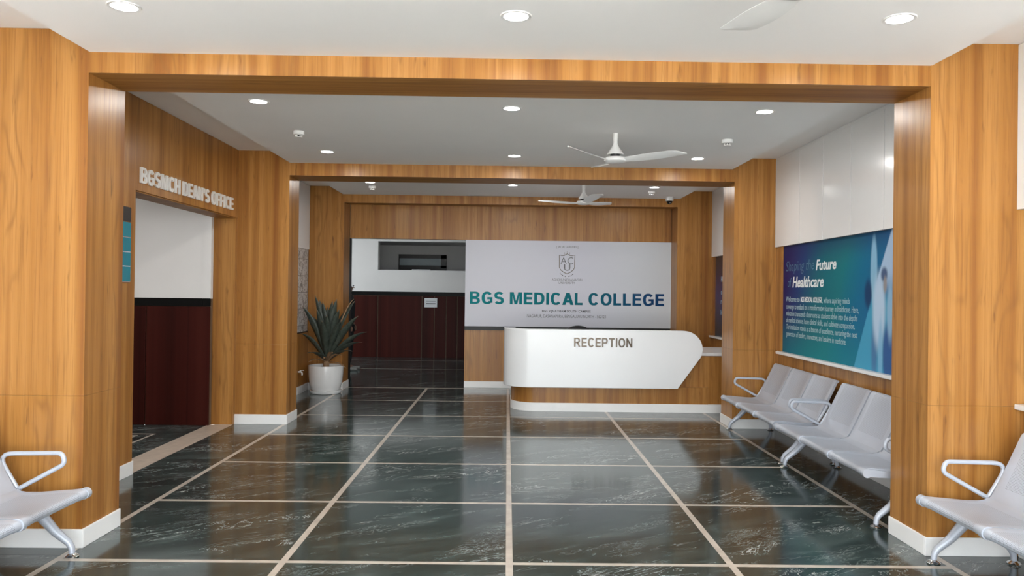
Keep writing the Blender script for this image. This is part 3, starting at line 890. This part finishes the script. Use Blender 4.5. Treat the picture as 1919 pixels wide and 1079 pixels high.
mb.build('front_panel', M['desk_white'], desk, smooth=True, angle=40)
def wall_strip(path, z0, z1, t):
    m2 = MB(); ins = inset(path, t)
    m2.rings([[(a[0], a[1], z0), (a[0], a[1], z1), (b[0], b[1], z1), (b[0], b[1], z0)] for a, b in zip(path, ins)])
    return m2
base_path = plan_curve(0.065, 10.12, 9.425, 0.32, 2.52, 12, 4)
wall_strip(base_path, 0.105, 0.312, 0.14).build('base_panel', M['wood'], desk, smooth=True, angle=40)
pl = plan_curve(0.058, 10.12, 9.415, 0.327, 2.99, 12, 4)
wall_strip(pl, 0.0, 0.105, 0.14).build('plinth', M['baseboard'], desk, smooth=True, angle=40)
box('return_panel', M['wood'], 2.08, 2.99, 9.452, 9.52, 0.105, 0.705, desk)
box('side_cabinet', M['wood'], 2.55, 2.985, 9.52, 10.4, 0.0, 0.70, desk)
box('worktop', M['sill'], 0.22, 2.36, 9.46, 10.0, 0.708, 0.745, desk, c=0.003)
box('worktop', M['sill'], 2.361, 3.02, 9.44, 10.49, 0.708, 0.745, desk, c=0.003)
bold('letter', 'RECEPTION', (0.828, 9.2999, 0.814), (1, 0, 0), (0, -1, 0), 0.715, 0.112, M['bronze'], desk, depth=0.012, s=0.19, t=0.15, gap=0.17)

# office chair behind the desk
oc = thing('office_chair', 'black office chair tucked behind the reception desk', 'chair', (0.99, 10.45, 0))
mb = MB(); rg = []
for k in range(13):
    t = -1 + 2 * k / 12
    half_h = 0.27 * math.sqrt(max(0.0, 1 - 0.72 * t * t))
    x = 0.99 + 0.235 * t
    yy = 10.52 - 0.05 * (1 - t * t)
    rg.append([(x, yy - .02, .72 - half_h), (x, yy - .02, .752 + half_h), (x, yy + .03, .752 + half_h), (x, yy + .03, .72 - half_h)])
mb.rings(rg).build('backrest', M['fabric_black'], oc, smooth=True)
MB().lathe([(0.05, .42), (.22, .425), (.25, .45), (.24, .49), (.05, .50)], 0.99, 10.33, 20).build('seat', M['fabric_black'], oc, smooth=True)
MB().tube([(0.99, 10.50, .44), (0.99, 10.58, .48), (0.99, 10.56, .70)], .02).build('back_bracket', M['black'], oc, smooth=True)
MB().lathe([(.03, .09), (.03, .25), (.02, .25), (.02, .43)], 0.99, 10.35, 12).build('gas_stem', M['chrome'], oc, smooth=True)
for k in range(5):
    a = 2 * PI * k / 5 + .3
    ex, ey = 0.99 + .28 * math.cos(a), 10.35 + .28 * math.sin(a)
    l = MB().tube([(0.99, 10.35, .10), (ex, ey, .07)], [.025, .016]).build('leg', M['black'], oc, smooth=True)
    MB().tube([(ex - .012, ey, .0285), (ex + .012, ey, .0285)], .028, 12).build('caster', M['black'], l, smooth=True)

# ------------------------------------------------------------------ college board on the back wall
bd = box('sign_board', M['board'], -0.646, 2.557, 11.60, 11.64, 0.944, 2.266, c=0.003, label='large pale lavender college name board on the oak wall above the reception desk', cat='sign')
ey_ = 11.5995
def sgn(nm, body, x0, z0, x1, z1, mat, off=0.0, **k):
    return text(nm, body, (x0, ey_, z0), (1, 0, 0), (0, -1, 0), x1 - x0, z1 - z0, mat, bd, depth=0.001, offset=off, kind='stuff', **k)
bold('letter', 'BGS MEDICAL COLLEGE', (-0.573, ey_, 1.287), (1, 0, 0), (0, -1, 0), 2.98, 0.186, M['title'], bd, depth=0.001, s=0.235, t=0.188, gap=0.135)
sgn('campus_lettering', 'BGS VIJNATHAM SOUTH CAMPUS', 0.537, 1.165, 1.281, 1.210, M['print_grey'], 0.012)
sgn('address_lettering', 'NAGARUR, DASANAPURA, BENGALURU NORTH - 562123', 0.307, 1.082, 1.515, 1.138, M['print_mid'], 0.0)
sgn('greeting_lettering', '|| JAI SRI GURUDEV ||', 0.741, 2.150, 1.084, 2.194, M['print_mid'], 0.0)
sgn('university_lettering', 'ADICHUNCHANAGIRI', 0.679, 1.652, 1.144, 1.692, M['print_mid'], 0.0)
sgn('university_lettering', 'UNIVERSITY', 0.784, 1.607, 1.038, 1.643, M['print_mid'], 0.0)
# the shield emblem
def flat_strip(path, w, name, mat, closed=False):
    mb = MB(); P = [Vector(p) for p in path]; n = len(P); rg = []
    for i in range(n):
        a = P[i - 1] if (closed or i > 0) else P[i]
        b = P[(i + 1) % n] if (closed or i < n - 1) else P[i]
        t = (b - a).normalized(); nn = Vector((-t.y, t.x)) * w / 2
        q, s = P[i] + nn, P[i] - nn
        rg.append([(q.x, ey_, q.y), (q.x, ey_ - .001, q.y), (s.x, ey_ - .001, s.y), (s.x, ey_, s.y)])
    if closed: rg.append(rg[0])
    mb.rings(rg, True, not closed)
    return mb.build(name, mat, bd)
cx = 0.910
half = [(0.0, 2.073), (0.012, 2.062), (0.045, 2.045), (0.085, 2.043), (0.119, 2.050), (0.117, 1.96), (0.117, 1.862), (0.098, 1.825), (0.055, 1.79), (0.0, 1.763)]
shield = [(cx + a, b) for a, b in half] + [(cx - a, b) for a, b in half[-2:0:-1]]
flat_strip(shield, 0.010, 'shield_outline', M['print_gold'], True)
for dx, hgt, lean in ((-0.036, 0.035, -0.004), (0.0, 0.048, 0), (0.036, 0.035, 0.004)):
    flat_strip([(cx + dx, 2.060 + (0.008 if dx == 0 else -0.008)), (cx + dx + lean, 2.058 + hgt)], 0.0045, 'crest_ray', M['print_gold'])
sgn('emblem_letter', 'A', cx - 0.098, 1.915, cx - 0.006, 2.015, M['print_grey'], -0.012)
sgn('emblem_letter', 'C', cx + 0.006, 1.910, cx + 0.094, 2.018, M['print_grey'], -0.012)
sgn('emblem_letter', 'U', cx - 0.045, 1.812, cx + 0.050, 1.915, M['print_grey'], -0.012)
for side in (-1, 1):
    flat_strip([(cx + side * 0.030, 1.905), (cx + side * 0.030, 1.822)], 0.004, 'emblem_stroke', M['print_grey'])
for k in range(9):
    a = math.radians(-140 + 10 * k + (10 if k > 4 else 0))
    px, pz = cx + 0.135 * math.cos(a), 1.862 + 0.140 * math.sin(a)
    tx, tz = -math.sin(a), math.cos(a)
    L = 0.016 if k % 3 else 0.010
    flat_strip([(px - tx * L / 2, pz - tz * L / 2), (px + tx * L / 2, pz + tz * L / 2)], 0.010 if k % 2 else 0.014, 'motto_stroke', M['print_mid'])

# ------------------------------------------------------------------ raised lettering over the side opening
dl = thing('wall_lettering', 'raised white letters naming the office above the wide side opening', 'sign', (-2.95, 7.1, 2.30))
bold('letter', "BGSMCH DEAN'S OFFICE", (-2.9499, 6.085, 2.312), (0, 1, 0), (1, 0, 0), 2.045, 0.128, M['letter_white'], dl, depth=0.014, s=0.225, t=0.17, gap=0.13)

# slim directory sign beside the opening
ds = box('directory_sign', M['chrome'], -2.9499, -2.940, 5.62, 5.940, 1.515, 2.10, c=0.002, label='narrow teal and black directory sign on the oak wall before the side opening', cat='sign')
box('header_plate', M['black'], -2.9399, -2.936, 5.624, 5.936, 1.985, 2.095, ds, c=0.001)
for za, zb in ((1.866, 1.978), (1.753, 1.859), (1.642, 1.746), (1.521, 1.635)):
    box('name_plate', M['teal'], -2.9399, -2.936, 5.624, 5.936, za, zb, ds, c=0.001)

# ------------------------------------------------------------------ posters in the recesses of the right wall
po = box('poster', M['poster'], 2.985, 2.9985, 4.75, 8.165, 0.8725, 2.004, label='teal and navy healthcare poster above the row of metal seats', cat='poster')
def pt(nm, body, y0, z0, y1, z1, mat, off=0.0, shear=0.0):
    return text(nm, body, (2.9849, y0, z0), (0, -1, 0), (-1, 0, 0), y0 - y1, z1 - z0, mat, po, depth=0.001, offset=off, shear=shear, kind='stuff')
pt('heading_lettering', 'Shaping the', 8.085, 1.70, 7.345, 1.838, M['print_teal'], -0.012, 0.2)
pt('heading_lettering', 'Future', 7.300, 1.722, 6.845, 1.826, M['print_white'], 0.026, 0.2)
pt('heading_lettering', 'of', 8.034, 1.566, 7.925, 1.665, M['print_teal'], -0.012, 0.2)
pt('heading_lettering', 'Healthcare', 7.896, 1.560, 7.118, 1.672, M['print_white'], 0.026, 0.2)
lines = [('Welcome to ', 8.073, 7.700, 1.410, 0), ('BGS MEDICAL COLLEGE', 7.672, 7.150, 1.414, 0.022), (', where aspiring minds', 7.142, 6.569, 1.392, 0),
         ('converge to embark on a transformative journey in healthcare. Here,', 8.070, 6.400, 1.318, 0),
         ('education transcends classrooms as students delve into the depths', 8.068, 6.420, 1.246, 0),
         ('of medical science, hone clinical skills, and cultivate compassion.', 8.066, 6.468, 1.176, 0),
         ('Our institution stands as a beacon of excellence, nurturing the next', 8.064, 6.417, 1.104, 0),
         ('generation of leaders, innovators, and leaders in medicine.', 8.062, 6.633, 1.030, 0)]
for body, y0, y1, zb, off in lines:
    low = 0.020 if any(c in body for c in 'gpjy,') else 0.0
    z0 = zb if low else zb + 0.0
    pt('body_lettering', body.strip(), y0, (1.412 if body[0] in 'WB' else z0), y1, (1.412 + 0.052 if body[0] in 'WB' else z0 + 0.072), M['print_white'] if off else M['print_pale'], off, 0.1)
p2 = box('poster', M['poster_dark'], 3.055, 3.073, 8.78, 11.08, 0.873, 2.028, label='dark navy poster on the wall past the reception desk', cat='poster')
for ch, z0, h, y0, w in (('H', 1.66, 0.075, 10.80, 0.075), ('o', 1.475, 0.055, 10.80, 0.055), ('r', 1.34, 0.055, 10.80, 0.045), ('h', 1.19, 0.07, 10.80, 0.05)):
    text('heading_lettering', ch, (3.0549, y0, z0), (0, -1, 0), (-1, 0, 0), w, h, M['print_pale'], p2, depth=0.001, offset=0.015)
# site map panel on the left wall of the reception bay
mp = box('map_panel', M['map'], -2.9449, -2.928, 8.80, 11.14, 0.868, 2.052, label='pale printed map panel on the left wall behind the plant', cat='poster')

# ------------------------------------------------------------------ wall notice in the back passage
nt = box('wall_notice', M['paper'], -1.82, -1.54, 16.703, 16.717, 1.112, 1.312, c=0.002, label='small white notice on the red granite wall of the back passage', cat='notice')
box('printed_bar', M['black'], -1.785, -1.575, 16.7015, 16.703, 1.180, 1.200, nt)
box('printed_line', M['print_mid'], -1.785, -1.575, 16.7015, 16.703, 1.243, 1.250, nt)
# small white tap on the left wall by the plant
tp = thing('wall_tap', 'small white tap on the oak wall beside the plant pot', 'tap', (-2.925, 10.70, 0.27))
MB().tube([(-2.9249, 10.70, .312), (-2.885, 10.70, .312), (-2.872, 10.70, .30), (-2.872, 10.70, .266)], .011).build('spout', M['fan_white'], tp, smooth=True)
MB().lathe([(.008, .312), (.008, .328), (.014, .328), (.014, .334)], -2.893, 10.70, 10).build('stem', M['fan_white'], tp, smooth=True)
MB().box(-2.90, -2.845, 10.693, 10.707, .331, .338, .002).build('handle', M['fan_white'], tp)

# ------------------------------------------------------------------ metal waiting benches
BENCH_GROUP = 'perforated metal waiting benches'
def make_bench(label):
    t = thing('waiting_bench', label, 'bench', (0, 0, 0), BENCH_GROUP)
    x0 = -0.25                                     # local x of the front feet; +x runs towards the wall
    def sheet(name, prof, w, cy, t_, parent):
        """a pressed sheet seat or back: rim all round, perforated field sunk a little inside it"""
        P = [Vector((p[0] + x0, p[1])) for p in prof]; n = len(P)
        nrm = []
        for i in range(n):
            a = P[max(i - 1, 0)]; b = P[min(i + 1, n - 1)]; d = (b - a).normalized(); nrm.append(Vector((-d.y, d.x)))
        cols = [-w / 2, -w / 2 + .052, -w / 2 + .060, w / 2 - .060, w / 2 - .052, w / 2]
        mb = MB(); b0 = len(mb.v)
        for s in (0, 1):
            for i in range(n):
                for j, cc in enumerate(cols):
                    sink = 0.003 if (2 <= i <= n - 3 and j in (2, 3)) else 0.0
                    q = P[i] - nrm[i] * (t_ if s else sink)
                    mb.v.append((q.x, cy + cc, q.y))
        m = len(cols)
        for i in range(n - 1):
            for j in range(m - 1):
                mi = 1 if (2 <= i < n - 3 and j == 2) else 0
                a = b0 + i * m + j
                mb.face((a, a + 1, a + m + 1, a + m), mi)
                c = a + n * m
                mb.face((c, c + m, c + m + 1, c + 1), mi)
        N2 = n * m
        for i in range(n - 1):
            for j in (0, m - 1):
                a = b0 + i * m + j; mb.face((a, a + m, a + m + N2, a + N2), 0)
        for j in range(m - 1):
            for i in (0, n - 1):
                a = b0 + i * m + j; mb.face((a, a + 1, a + 1 + N2, a + N2), 0)
        return mb.build(name, [M['steel'], M['perf']], parent, smooth=True, angle=50)
    rx, rz, rad = -0.066, 0.348, 0.026
    seat_prof = [(rx + rad * math.cos(math.radians(a)), rz + rad * math.sin(math.radians(a))) for a in (-60, -90, -120, -150, 180, 150, 120, 90)]
    seat_prof += [(-0.02, .3735), (0.04, .370), (0.10, .364), (0.17, .358), (0.235, .357), (0.27, .363), (0.287, .374)]
    back_prof = [(0.288, .366), (0.306, .388), (0.335, .440), (0.366, .505), (0.396, .568), (0.426, .632), (0.454, .692), (0.468, .720), (0.480, .734), (0.494, .735), (0.503, .726)]
    for k in range(3):
        cy = (k - 1) * 0.5467
        sheet('seat', seat_prof, 0.534, cy, 0.010, t)
        sheet('backrest', back_prof, 0.524, cy, 0.020, t)
    # clamp rings between neighbouring seats on the front roll
    for cy in (-0.2733, 0.2733):
        MB().tube([(rx + x0, cy - .016, rz), (rx + x0, cy + .016, rz)], .0325, 16).build('clamp_ring', M['steel'], t, smooth=True)
        MB().box(x0 - .07, x0 + .29, cy - .010, cy + .010, .318, .340, .003).build('support_rib', M['steel'], t)
    MB().box(x0 + .225, x0 + .285, -0.835, 0.835, .280, .328, .006).build('beam', M['steel'], t)
    for s in (-1, 1):
        cy = s * 0.832
        # end casting with a round nose
        poly = [(x0 - .066, .324), (x0 + .30, .306), (x0 + .30, .350), (x0 + .12, .352), (x0 - .066, .374)]
        ec = MB().prism(poly, 'y', s * 0.822, s * 0.842).build('end_casting', M['steel'], t)
        MB().tube([(rx + x0, s * 0.815, rz), (rx + x0, s * 0.850, rz)], .030, 16).build('end_cap', M['steel'], ec, smooth=True)
        # front and rear legs, each a tapering casting with an ankle and a round foot
        for front in (True, False):
            if front: path = [(x0 + .245, cy, .305), (x0 + .18, cy, .235), (x0 + .09, cy, .135), (x0 + .018, cy, .078), (x0 + .002, cy, .050), (x0, cy, .022)]
            else: path = [(x0 + .265, cy, .305), (x0 + .33, cy, .235), (x0 + .395, cy, .135), (x0 + .436, cy, .078), (x0 + .448, cy, .050), (x0 + .45, cy, .022)]
            lg = MB().tube(path, [.036, .032, .024, .019, .017, .016], 12).build('leg', M['steel'], t, smooth=True)
            fx = x0 if front else x0 + .45
            MB().lathe([(.034, 0.0), (.036, .006), (.030, .013), (.012, .022), (.010, .028)], fx, cy, 18).build('foot', M['chrome'], lg, smooth=True)
        # looped arm
        ya = s * 0.835
        loop = [(x0 + .302, ya, .366), (x0 + .046, ya, .508), (x0 + .062, ya, .566), (x0 + .420, ya, .560)]
        path = round_path(loop, [0.012, 0.045, 0.045, 0.055], 6, True)
        MB().tube(path, .0125, 10, True).build('armrest', M['steel'], t, smooth=True)
    return t
b0 = make_bench('grey metal three-seat bench under the poster, farther one, next to the reception desk')
b0.location = (2.443 + 0.25, 7.45, 0)
b0.rotation_euler = (0, 0, -0.015)
dup(b0, (2.395 + 0.25, 5.665, 0), -0.015, 'grey metal three-seat bench under the poster, nearer one, partly hidden by the oak column')
dup(b0, (2.389 + 0.25, 3.36, 0), 0, 'pale metal bench in front of the oak column, cut off by the right photo edge')
dup(b0, (-2.361 - 0.25, 3.345, 0), PI, 'pale metal bench in front of the oak column, cut off by the left photo edge')

# ------------------------------------------------------------------ potted plant
pp = thing('potted_plant', 'tall strap-leaved plant in a round white pot beside the back doorway', 'plant', (-2.573, 10.85, 0))
pot = MB().lathe([(.185, .045), (.205, .07), (.228, .16), (.240, .27), (.245, .385), (.243, .398), (.232, .398), (.228, .37), (.225, .36)], -2.573, 10.85, 40, cap=False).build('pot', M['pot'], pp, smooth=True)
MB().lathe([(.17, 0.0), (.205, .004), (.222, .030), (.224, .048), (.214, .048), (.205, .040), (.05, .040)], -2.573, 10.85, 40).build('saucer', M['pot'], pp, smooth=True)
MB().lathe([(.226, .355), (.15, .362), (.01, .368)], -2.573, 10.85, 28).build('soil', M['soil'], pp, smooth=True)
MB().tube([(-2.573, 10.85, .36), (-2.565, 10.85, .48), (-2.56, 10.85, .62)], [.045, .040, .025], 10).build('stem', M['leaf_dry'], pp, smooth=True)
tips = [(-2.733, 10.8, 1.394), (-2.411, 10.75, 1.345), (-2.865, 10.65, 1.236), (-2.876, 10.6, 0.857), (-2.529, 11.0, 1.31), (-2.79, 10.95, 1.085), (-2.188, 10.9, 1.316), (-2.087, 10.65, 1.111), (-1.967, 10.7, 0.885), (-1.994, 10.5, 0.756), (-2.122, 10.45, 0.633), (-2.743, 10.45, 0.596), (-2.704, 10.95, 1.324), (-2.609, 11.05, 1.223), (-2.557, 10.5, 1.051), (-2.296, 10.55, 1.052), (-2.281, 11.0, 1.229), (-2.516, 10.6, 1.122), (-2.80, 11.02, 0.95), (-2.66, 10.62, 1.20), (-2.48, 10.95, 1.27), (-2.62, 10.80, 1.30), (-2.36, 10.70, 1.20)]
def leaf(tip, w, mat, droop=0.0, base_z=None):
    tip = Vector(tip); tip.y = min(tip.y, 11.12)
    bz = base_z if base_z is not None else (0.46 + 0.14 * random.random())
    base = Vector((-2.563 + (tip.x + 2.563) * .06, 10.85 + (tip.y - 10.85) * .06, bz))
    out = Vector((tip.x - base.x, tip.y - base.y, 0))
    rise = tip.z - base.z
    p1 = base + out * 0.28 + Vector((0, 0, rise * 0.42 + droop * .5))
    p2 = base + out * 0.68 + Vector((0, 0, rise * 0.82 + droop))
    path = bez(base, p1, p2, tip, 12)
    side0 = Vector((-out.y, out.x, 0))
    if side0.length < 0.03: side0 = Vector((1, 0, 0))
    view = Vector((1, 0.15, 0))
    mb = MB(); rg = []
    for i, p in enumerate(path):
        t = i / 12
        tan = (path[min(i + 1, 12)] - path[max(i - 1, 0)]).normalized()
        s = side0.normalized() * 0.55 + (view - tan * view.dot(tan)).normalized() * 0.6 * (1 if side0.x >= 0 else -1)
        s = (s - tan * s.dot(tan)).normalized()
        nn = tan.cross(s)
        ww = w * (0.38 + 1.0 * math.sin(min(1, t * 1.25 + .08) * PI * .62)) * (1 - max(0, (t - .55) / .45) ** 1.7)
        ww = max(ww, 0.003)
        rg.append([p - s * ww / 2 + nn * ww * .13, p, p + s * ww / 2 + nn * ww * .13])
    n = 3
    for r in rg: mb.v += [tuple(q) for q in r]
    for i in range(12):
        for j in range(2):
            a = i * n + j
            mb.face((a, a + 1, a + n + 1, a + n))
    o = mb.build('leaf', mat, pp, smooth=True, angle=80)
    me = o.data; uv = me.uv_layers.new(name='leaf')
    for lp in me.loops:
        i, j = divmod(lp.vertex_index, n)
        uv.data[lp.index].uv = (j / 2, i / 12)
    md = o.modifiers.new('thickness', 'SOLIDIFY'); md.thickness = 0.0025
    return o
for k, tp_ in enumerate(tips):
    low = tp_[2] < 0.95
    leaf(tp_, 0.066 + 0.018 * random.random(), M['leaf'], 0.05 if low else 0.0, 0.47 if low else None)
for tp_, w in (((-2.22, 10.55, .387), .03), ((-2.759, 10.6, .462), .05), ((-2.522, 10.5, .52), .04), ((-2.201, 10.9, 1.347), .02), ((-2.30, 10.6, .56), .05), ((-2.40, 10.5, .60), .045)):
    leaf(tp_, w, M['leaf_dry'], 0.06, 0.45)

# ------------------------------------------------------------------ downlights
def make_light(x, y, z, label):
    t = thing('downlight', label, 'ceiling light', (x, y, z), 'round recessed downlights')
    MB().lathe([(.060, z + .001), (.060, z - .004), (.074, z - .005), (.077, z - .001), (.077, z + .001)], x, y, 32, cap=False).build('trim_ring', M['fan_white'], t, smooth=True)
    MB().lathe([(.0005, z - .003), (.0602, z - .003), (.0602, z - .001), (.0005, z - .001)], x, y, 32).build('diffuser', M['lamp'], t)
    l = bpy.data.lights.new('downlight_glow', 'AREA'); l.shape = 'DISK'; l.size = 0.11; l.energy = LAMP_W; l.color = (1.0, 0.97, 0.92)
    o = bpy.data.objects.new('downlight_glow', l); COL.objects.link(o)
    o.parent = t; o.location = (0, 0, -.007)
    return t
LAMP_W = 6.0
where = ['in the row before the first oak beam', 'in the first row behind the first oak beam', 'in the row just before the second oak beam', 'in the row over the reception desk']
side = ['on the left', 'in the middle', 'on the right']
rows = [((-1.835, .025, 1.86), (3.61, 3.65, 3.60), 2.81), ((-1.85, .016, 1.918), (5.60, 5.69, 5.67), 2.858), ((-1.822, .055, 1.917), (7.60, 7.685, 7.68), 2.858), ((-1.808, .055, 1.93), (9.90, 9.99, 10.0), 2.885)]
for w_, (xs_, ys_, z_) in zip(where, rows):
    for s_, x_, y_ in zip(side, xs_, ys_):
        make_light(x_, y_, z_, 'lit round white downlight %s, %s' % (w_, s_))

# ------------------------------------------------------------------ smoke detectors, camera dome
def detector(x, y, z, label):
    t = thing('smoke_detector', label, 'smoke detector', (x, y, z), 'white smoke detectors')
    MB().lathe([(.048, z), (.048, z - .030), (.040, z - .034), (.02, z - .034)], x, y, 24).build('housing', M['fan_white'], t, smooth=True)
    MB().lathe([(.018, z - .034), (.018, z - .048)], x, y, 14).build('sensor_core', M['black'], t, smooth=True)
    MB().lathe([(.030, z - .047), (.030, z - .053), (.02, z - .056)], x, y, 24).build('sensor_cap', M['fan_white'], t, smooth=True)
    for k in range(6):
        a = 2 * PI * k / 6 + .2
        px, py = x + .026 * math.cos(a), y + .026 * math.sin(a)
        MB().box(px - .003, px + .003, py - .003, py + .003, z - .0475, z - .0335).build('cage_post', M['fan_white'], t)
    return t
detector(-1.841, 6.643, 2.858, 'small white smoke detector in the middle bay, over the left side')
detector(1.945, 6.73, 2.858, 'small white smoke detector in the middle bay, to the right of the big fan')
detector(-1.845, 10.27, 2.885, 'small white smoke detector near the back doorway, close behind a downlight')
detector(1.963, 10.39, 2.885, 'small white smoke detector over the reception desk, close behind a downlight')
cd = thing('security_camera', 'white and black dome camera on the ceiling near the far right column', 'camera', (2.34, 10.98, 2.885))
MB().lathe([(.058, 2.885), (.058, 2.832), (.052, 2.824), (.04, 2.824)], 2.34, 10.98, 24).build('housing', M['fan_white'], cd, smooth=True)
MB().lathe([(.042, 2.826), (.040, 2.808), (.030, 2.790), (.015, 2.781), (.002, 2.779)], 2.34, 10.98, 24).build('dome', M['black_stone'], cd, smooth=True)
MB().lathe([(.007, 2.80), (.007, 2.788), (.001, 2.786)], 2.34, 10.944, 10).build('lens', M['chrome'], cd, smooth=True)

# ------------------------------------------------------------------ ceiling fans
def make_fan(x, y, zc, angles, label, pitch=-1.0):
    t = thing('ceiling_fan', label, 'fan', (x, y, zc), 'white three-blade ceiling fans')
    MB().lathe([(.024, zc + .0), (.020, zc - .075), (.022, zc - .095), (.036, zc - .125), (.058, zc - .155), (.071, zc - .180), (.070, zc - .185), (.03, zc - .180)], x, y, 28).build('canopy', M['fan_white'], t, smooth=True)
    MB().lathe([(.045, zc - .178), (.045, zc - .215)], x, y, 20).build('motor', M['black'], t, smooth=True)
    hz = zc - .232
    MB().lathe([(.02, hz + .028), (.085, hz + .022), (.098, hz + .005), (.096, hz - .010), (.075, hz - .022), (.02, hz - .026)], x, y, 32).build('hub', M['fan_white'], t, smooth=True)
    for a in angles:
        a = math.radians(a)
        d = Vector((math.cos(a), math.sin(a), 0)); s = Vector((-math.sin(a), math.cos(a), 0))
        rg = []
        for k in range(15):
            q = k / 14
            rad = 0.06 + 0.54 * q
            wd = 0.060 + 0.075 * math.sin(min(1.0, q * 1.5) * PI / 2) - 0.030 * q
            w0 = wd
            if q > .80: wd *= 1 - ((q - .80) / .20) ** 1.6 * .80
            sw_ = -0.018 + 0.03 * q
            tilt = pitch * math.radians(24 - 10 * q)
            lift = hz + 0.002 + 0.045 * q ** 1.3
            c = Vector((x, y, 0)) + d * rad + s * sw_
            row = []
            for e, th in ((-.5, .001), (-.25, .006), (.15, .006), (.5, .001)):
                row.append((e, th))
            up = []; dn = []
            for e, th in row:
                d_ = .5 * w0 - (.5 - e) * wd
                p = c + s * (d_ * math.cos(tilt)) + Vector((0, 0, lift + d_ * math.sin(tilt) - abs(e) * .004))
                up.append(p + Vector((0, 0, th))); dn.append(p - Vector((0, 0, th)))
            rg.append(up + dn[::-1])
        MB().rings(rg).build('blade', M['fan_white'], t, smooth=True, angle=50)
    return t
make_fan(0.918, 6.53, 2.858, (-142, -22, 98), 'white three-blade ceiling fan in the middle bay, in front of the second beam')
make_fan(0.985, 9.90, 2.885, (-78, 162, 42), 'white three-blade ceiling fan over the reception desk')
make_fan(1.025, 2.68, 2.81, (95, -25, 215), 'white ceiling fan of which one blade shows at the top edge of the photo', 1.0)

# unseen fill light added to brighten the side passage
sl = bpy.data.lights.new('passage_fill', 'AREA'); sl.shape = 'RECTANGLE'; sl.size = 0.6; sl.size_y = 0.6; sl.energy = 17; sl.color = (1, 0.97, 0.93)
slo = bpy.data.objects.new('passage_fill', sl); COL.objects.link(slo); slo.location = (-4.6, 6.4, 2.6)

# ------------------------------------------------------------------ person standing in the back passage, mostly behind the jamb
def person(px, py):
    t = thing('person', 'person in dark clothes standing in the back passage, mostly hidden by the doorway edge', 'person', (px, py, 0))
    def skin_obj(name, pts, edges, radii, mat, root=0):
        me = bpy.data.meshes.new(name)
        me.from_pydata([(p[0], p[1], p[2]) for p in pts], edges, [])
        me.materials.append(mat)
        o = bpy.data.objects.new(name, me); COL.objects.link(o)
        place(o, (px, py, 0), t)
        md = o.modifiers.new('body', 'SKIN'); md.use_smooth_shade = True
        for i, v in enumerate(me.skin_vertices[0].data):
            r = radii[i]; v.radius = r if isinstance(r, tuple) else (r, r); v.use_root = (i == root)
        sub = o.modifiers.new('smooth', 'SUBSURF'); sub.levels = 2; sub.render_levels = 2
        return o
    # facing +x; y is the person's left-right
    P = [(0, 0, .90), (0, 0, 1.05), (.01, 0, 1.22), (0, 0, 1.34), (0, 0, 1.42), (.015, 0, 1.47), (.02, 0, 1.56)]
    Rd = [(.115, .15), (.10, .13), (.11, .15), (.07, .11), .046, .062, .080]
    Eg = [(i, i + 1) for i in range(6)]
    for s in (-1, 1):
        b = len(P)
        P += [(0, s * .17, 1.33), (-.02, s * .21, 1.07), (.05, s * .20, .86), (.075, s * .195, .80)]
        Rd += [.055, .040, .028, .026]; Eg += [(3, b), (b, b + 1), (b + 1, b + 2), (b + 2, b + 3)]
        b = len(P)
        P += [(0, s * .09, .82), (.015, s * .095, .46), (-.015, s * .10, .08), (.10, s * .11, .035)]
        Rd += [.085, .056, .038, (.028, .036)]; Eg += [(0, b), (b, b + 1), (b + 1, b + 2), (b + 2, b + 3)]
    skin_obj('body', P, Eg, Rd, M['skin'])
    skin_obj('shirt', [(0, 0, .88), (0, 0, 1.05), (.01, 0, 1.22), (0, 0, 1.34)] + [(0, s * k, z) for s in (-1, 1) for k, z in ((.17, 1.33), (.205, 1.12))],
             [(0, 1), (1, 2), (2, 3), (3, 4), (4, 5), (3, 6), (6, 7)], [(.14, .18), (.125, .155), (.13, .17), (.085, .12), .066, .056, .066, .056], M['cloth_dark'])
    skin_obj('trousers', [(0, 0, .92)] + [(x, s * y, z) for s in (-1, 1) for x, y, z in ((0, .09, .80), (.015, .095, .46), (-.015, .10, .10))],
             [(0, 1), (1, 2), (2, 3), (0, 4), (4, 5), (5, 6)], [(.125, .16), .100, .074, .062, .100, .074, .062], M['cloth_dark'])
    skin_obj('hair', [(-.025, 0, 1.52), (-.02, 0, 1.58), (.0, 0, 1.60)], [(0, 1), (1, 2)], [.078, .090, .078], M['hair'])
    for s in (-1, 1):
        MB().lathe([(.001, -.01), (.008, -.006), (.011, 0), (.008, .006), (.001, .01)], 0, 0, 10).build('eye', M['hair'], t).location = (.088, s * .030, 1.545)
        MB().box(px - .05, px + .21, py + s * .11 - .045, py + s * .11 + .045, 0.0, .060, .018).build('shoe', M['shoe'], t)
        MB().box(px + .005, px + .03, py + s * .080 - .006, py + s * .080 + .006, 1.51, 1.555, .004).build('ear', M['skin'], t)
        for k in range(4):
            MB().tube([(px + .07 + k * .012, py + s * .195, .80), (px + .075 + k * .012, py + s * .19, .745), (px + .082 + k * .010, py + s * .18, .715 + .008 * abs(k - 1.5))], [.009, .008, .006], 8).build('finger', M['skin'], t, smooth=True)
        MB().tube([(px + .09, py + s * .185, .82), (px + .115, py + s * .17, .785), (px + .118, py + s * .165, .755)], [.010, .009, .007], 8).build('thumb', M['skin'], t, smooth=True)
    MB().prism([(px + .085, 1.545), (px + .112, 1.515), (px + .085, 1.508)], 'y', py - .012, py + .012).build('nose', M['skin'], t)
    MB().box(px + .075, px + .090, py - .022, py + .022, 1.482, 1.492, .003).build('mouth', M['hair'], t)
    return t
person(-2.925, 14.0)
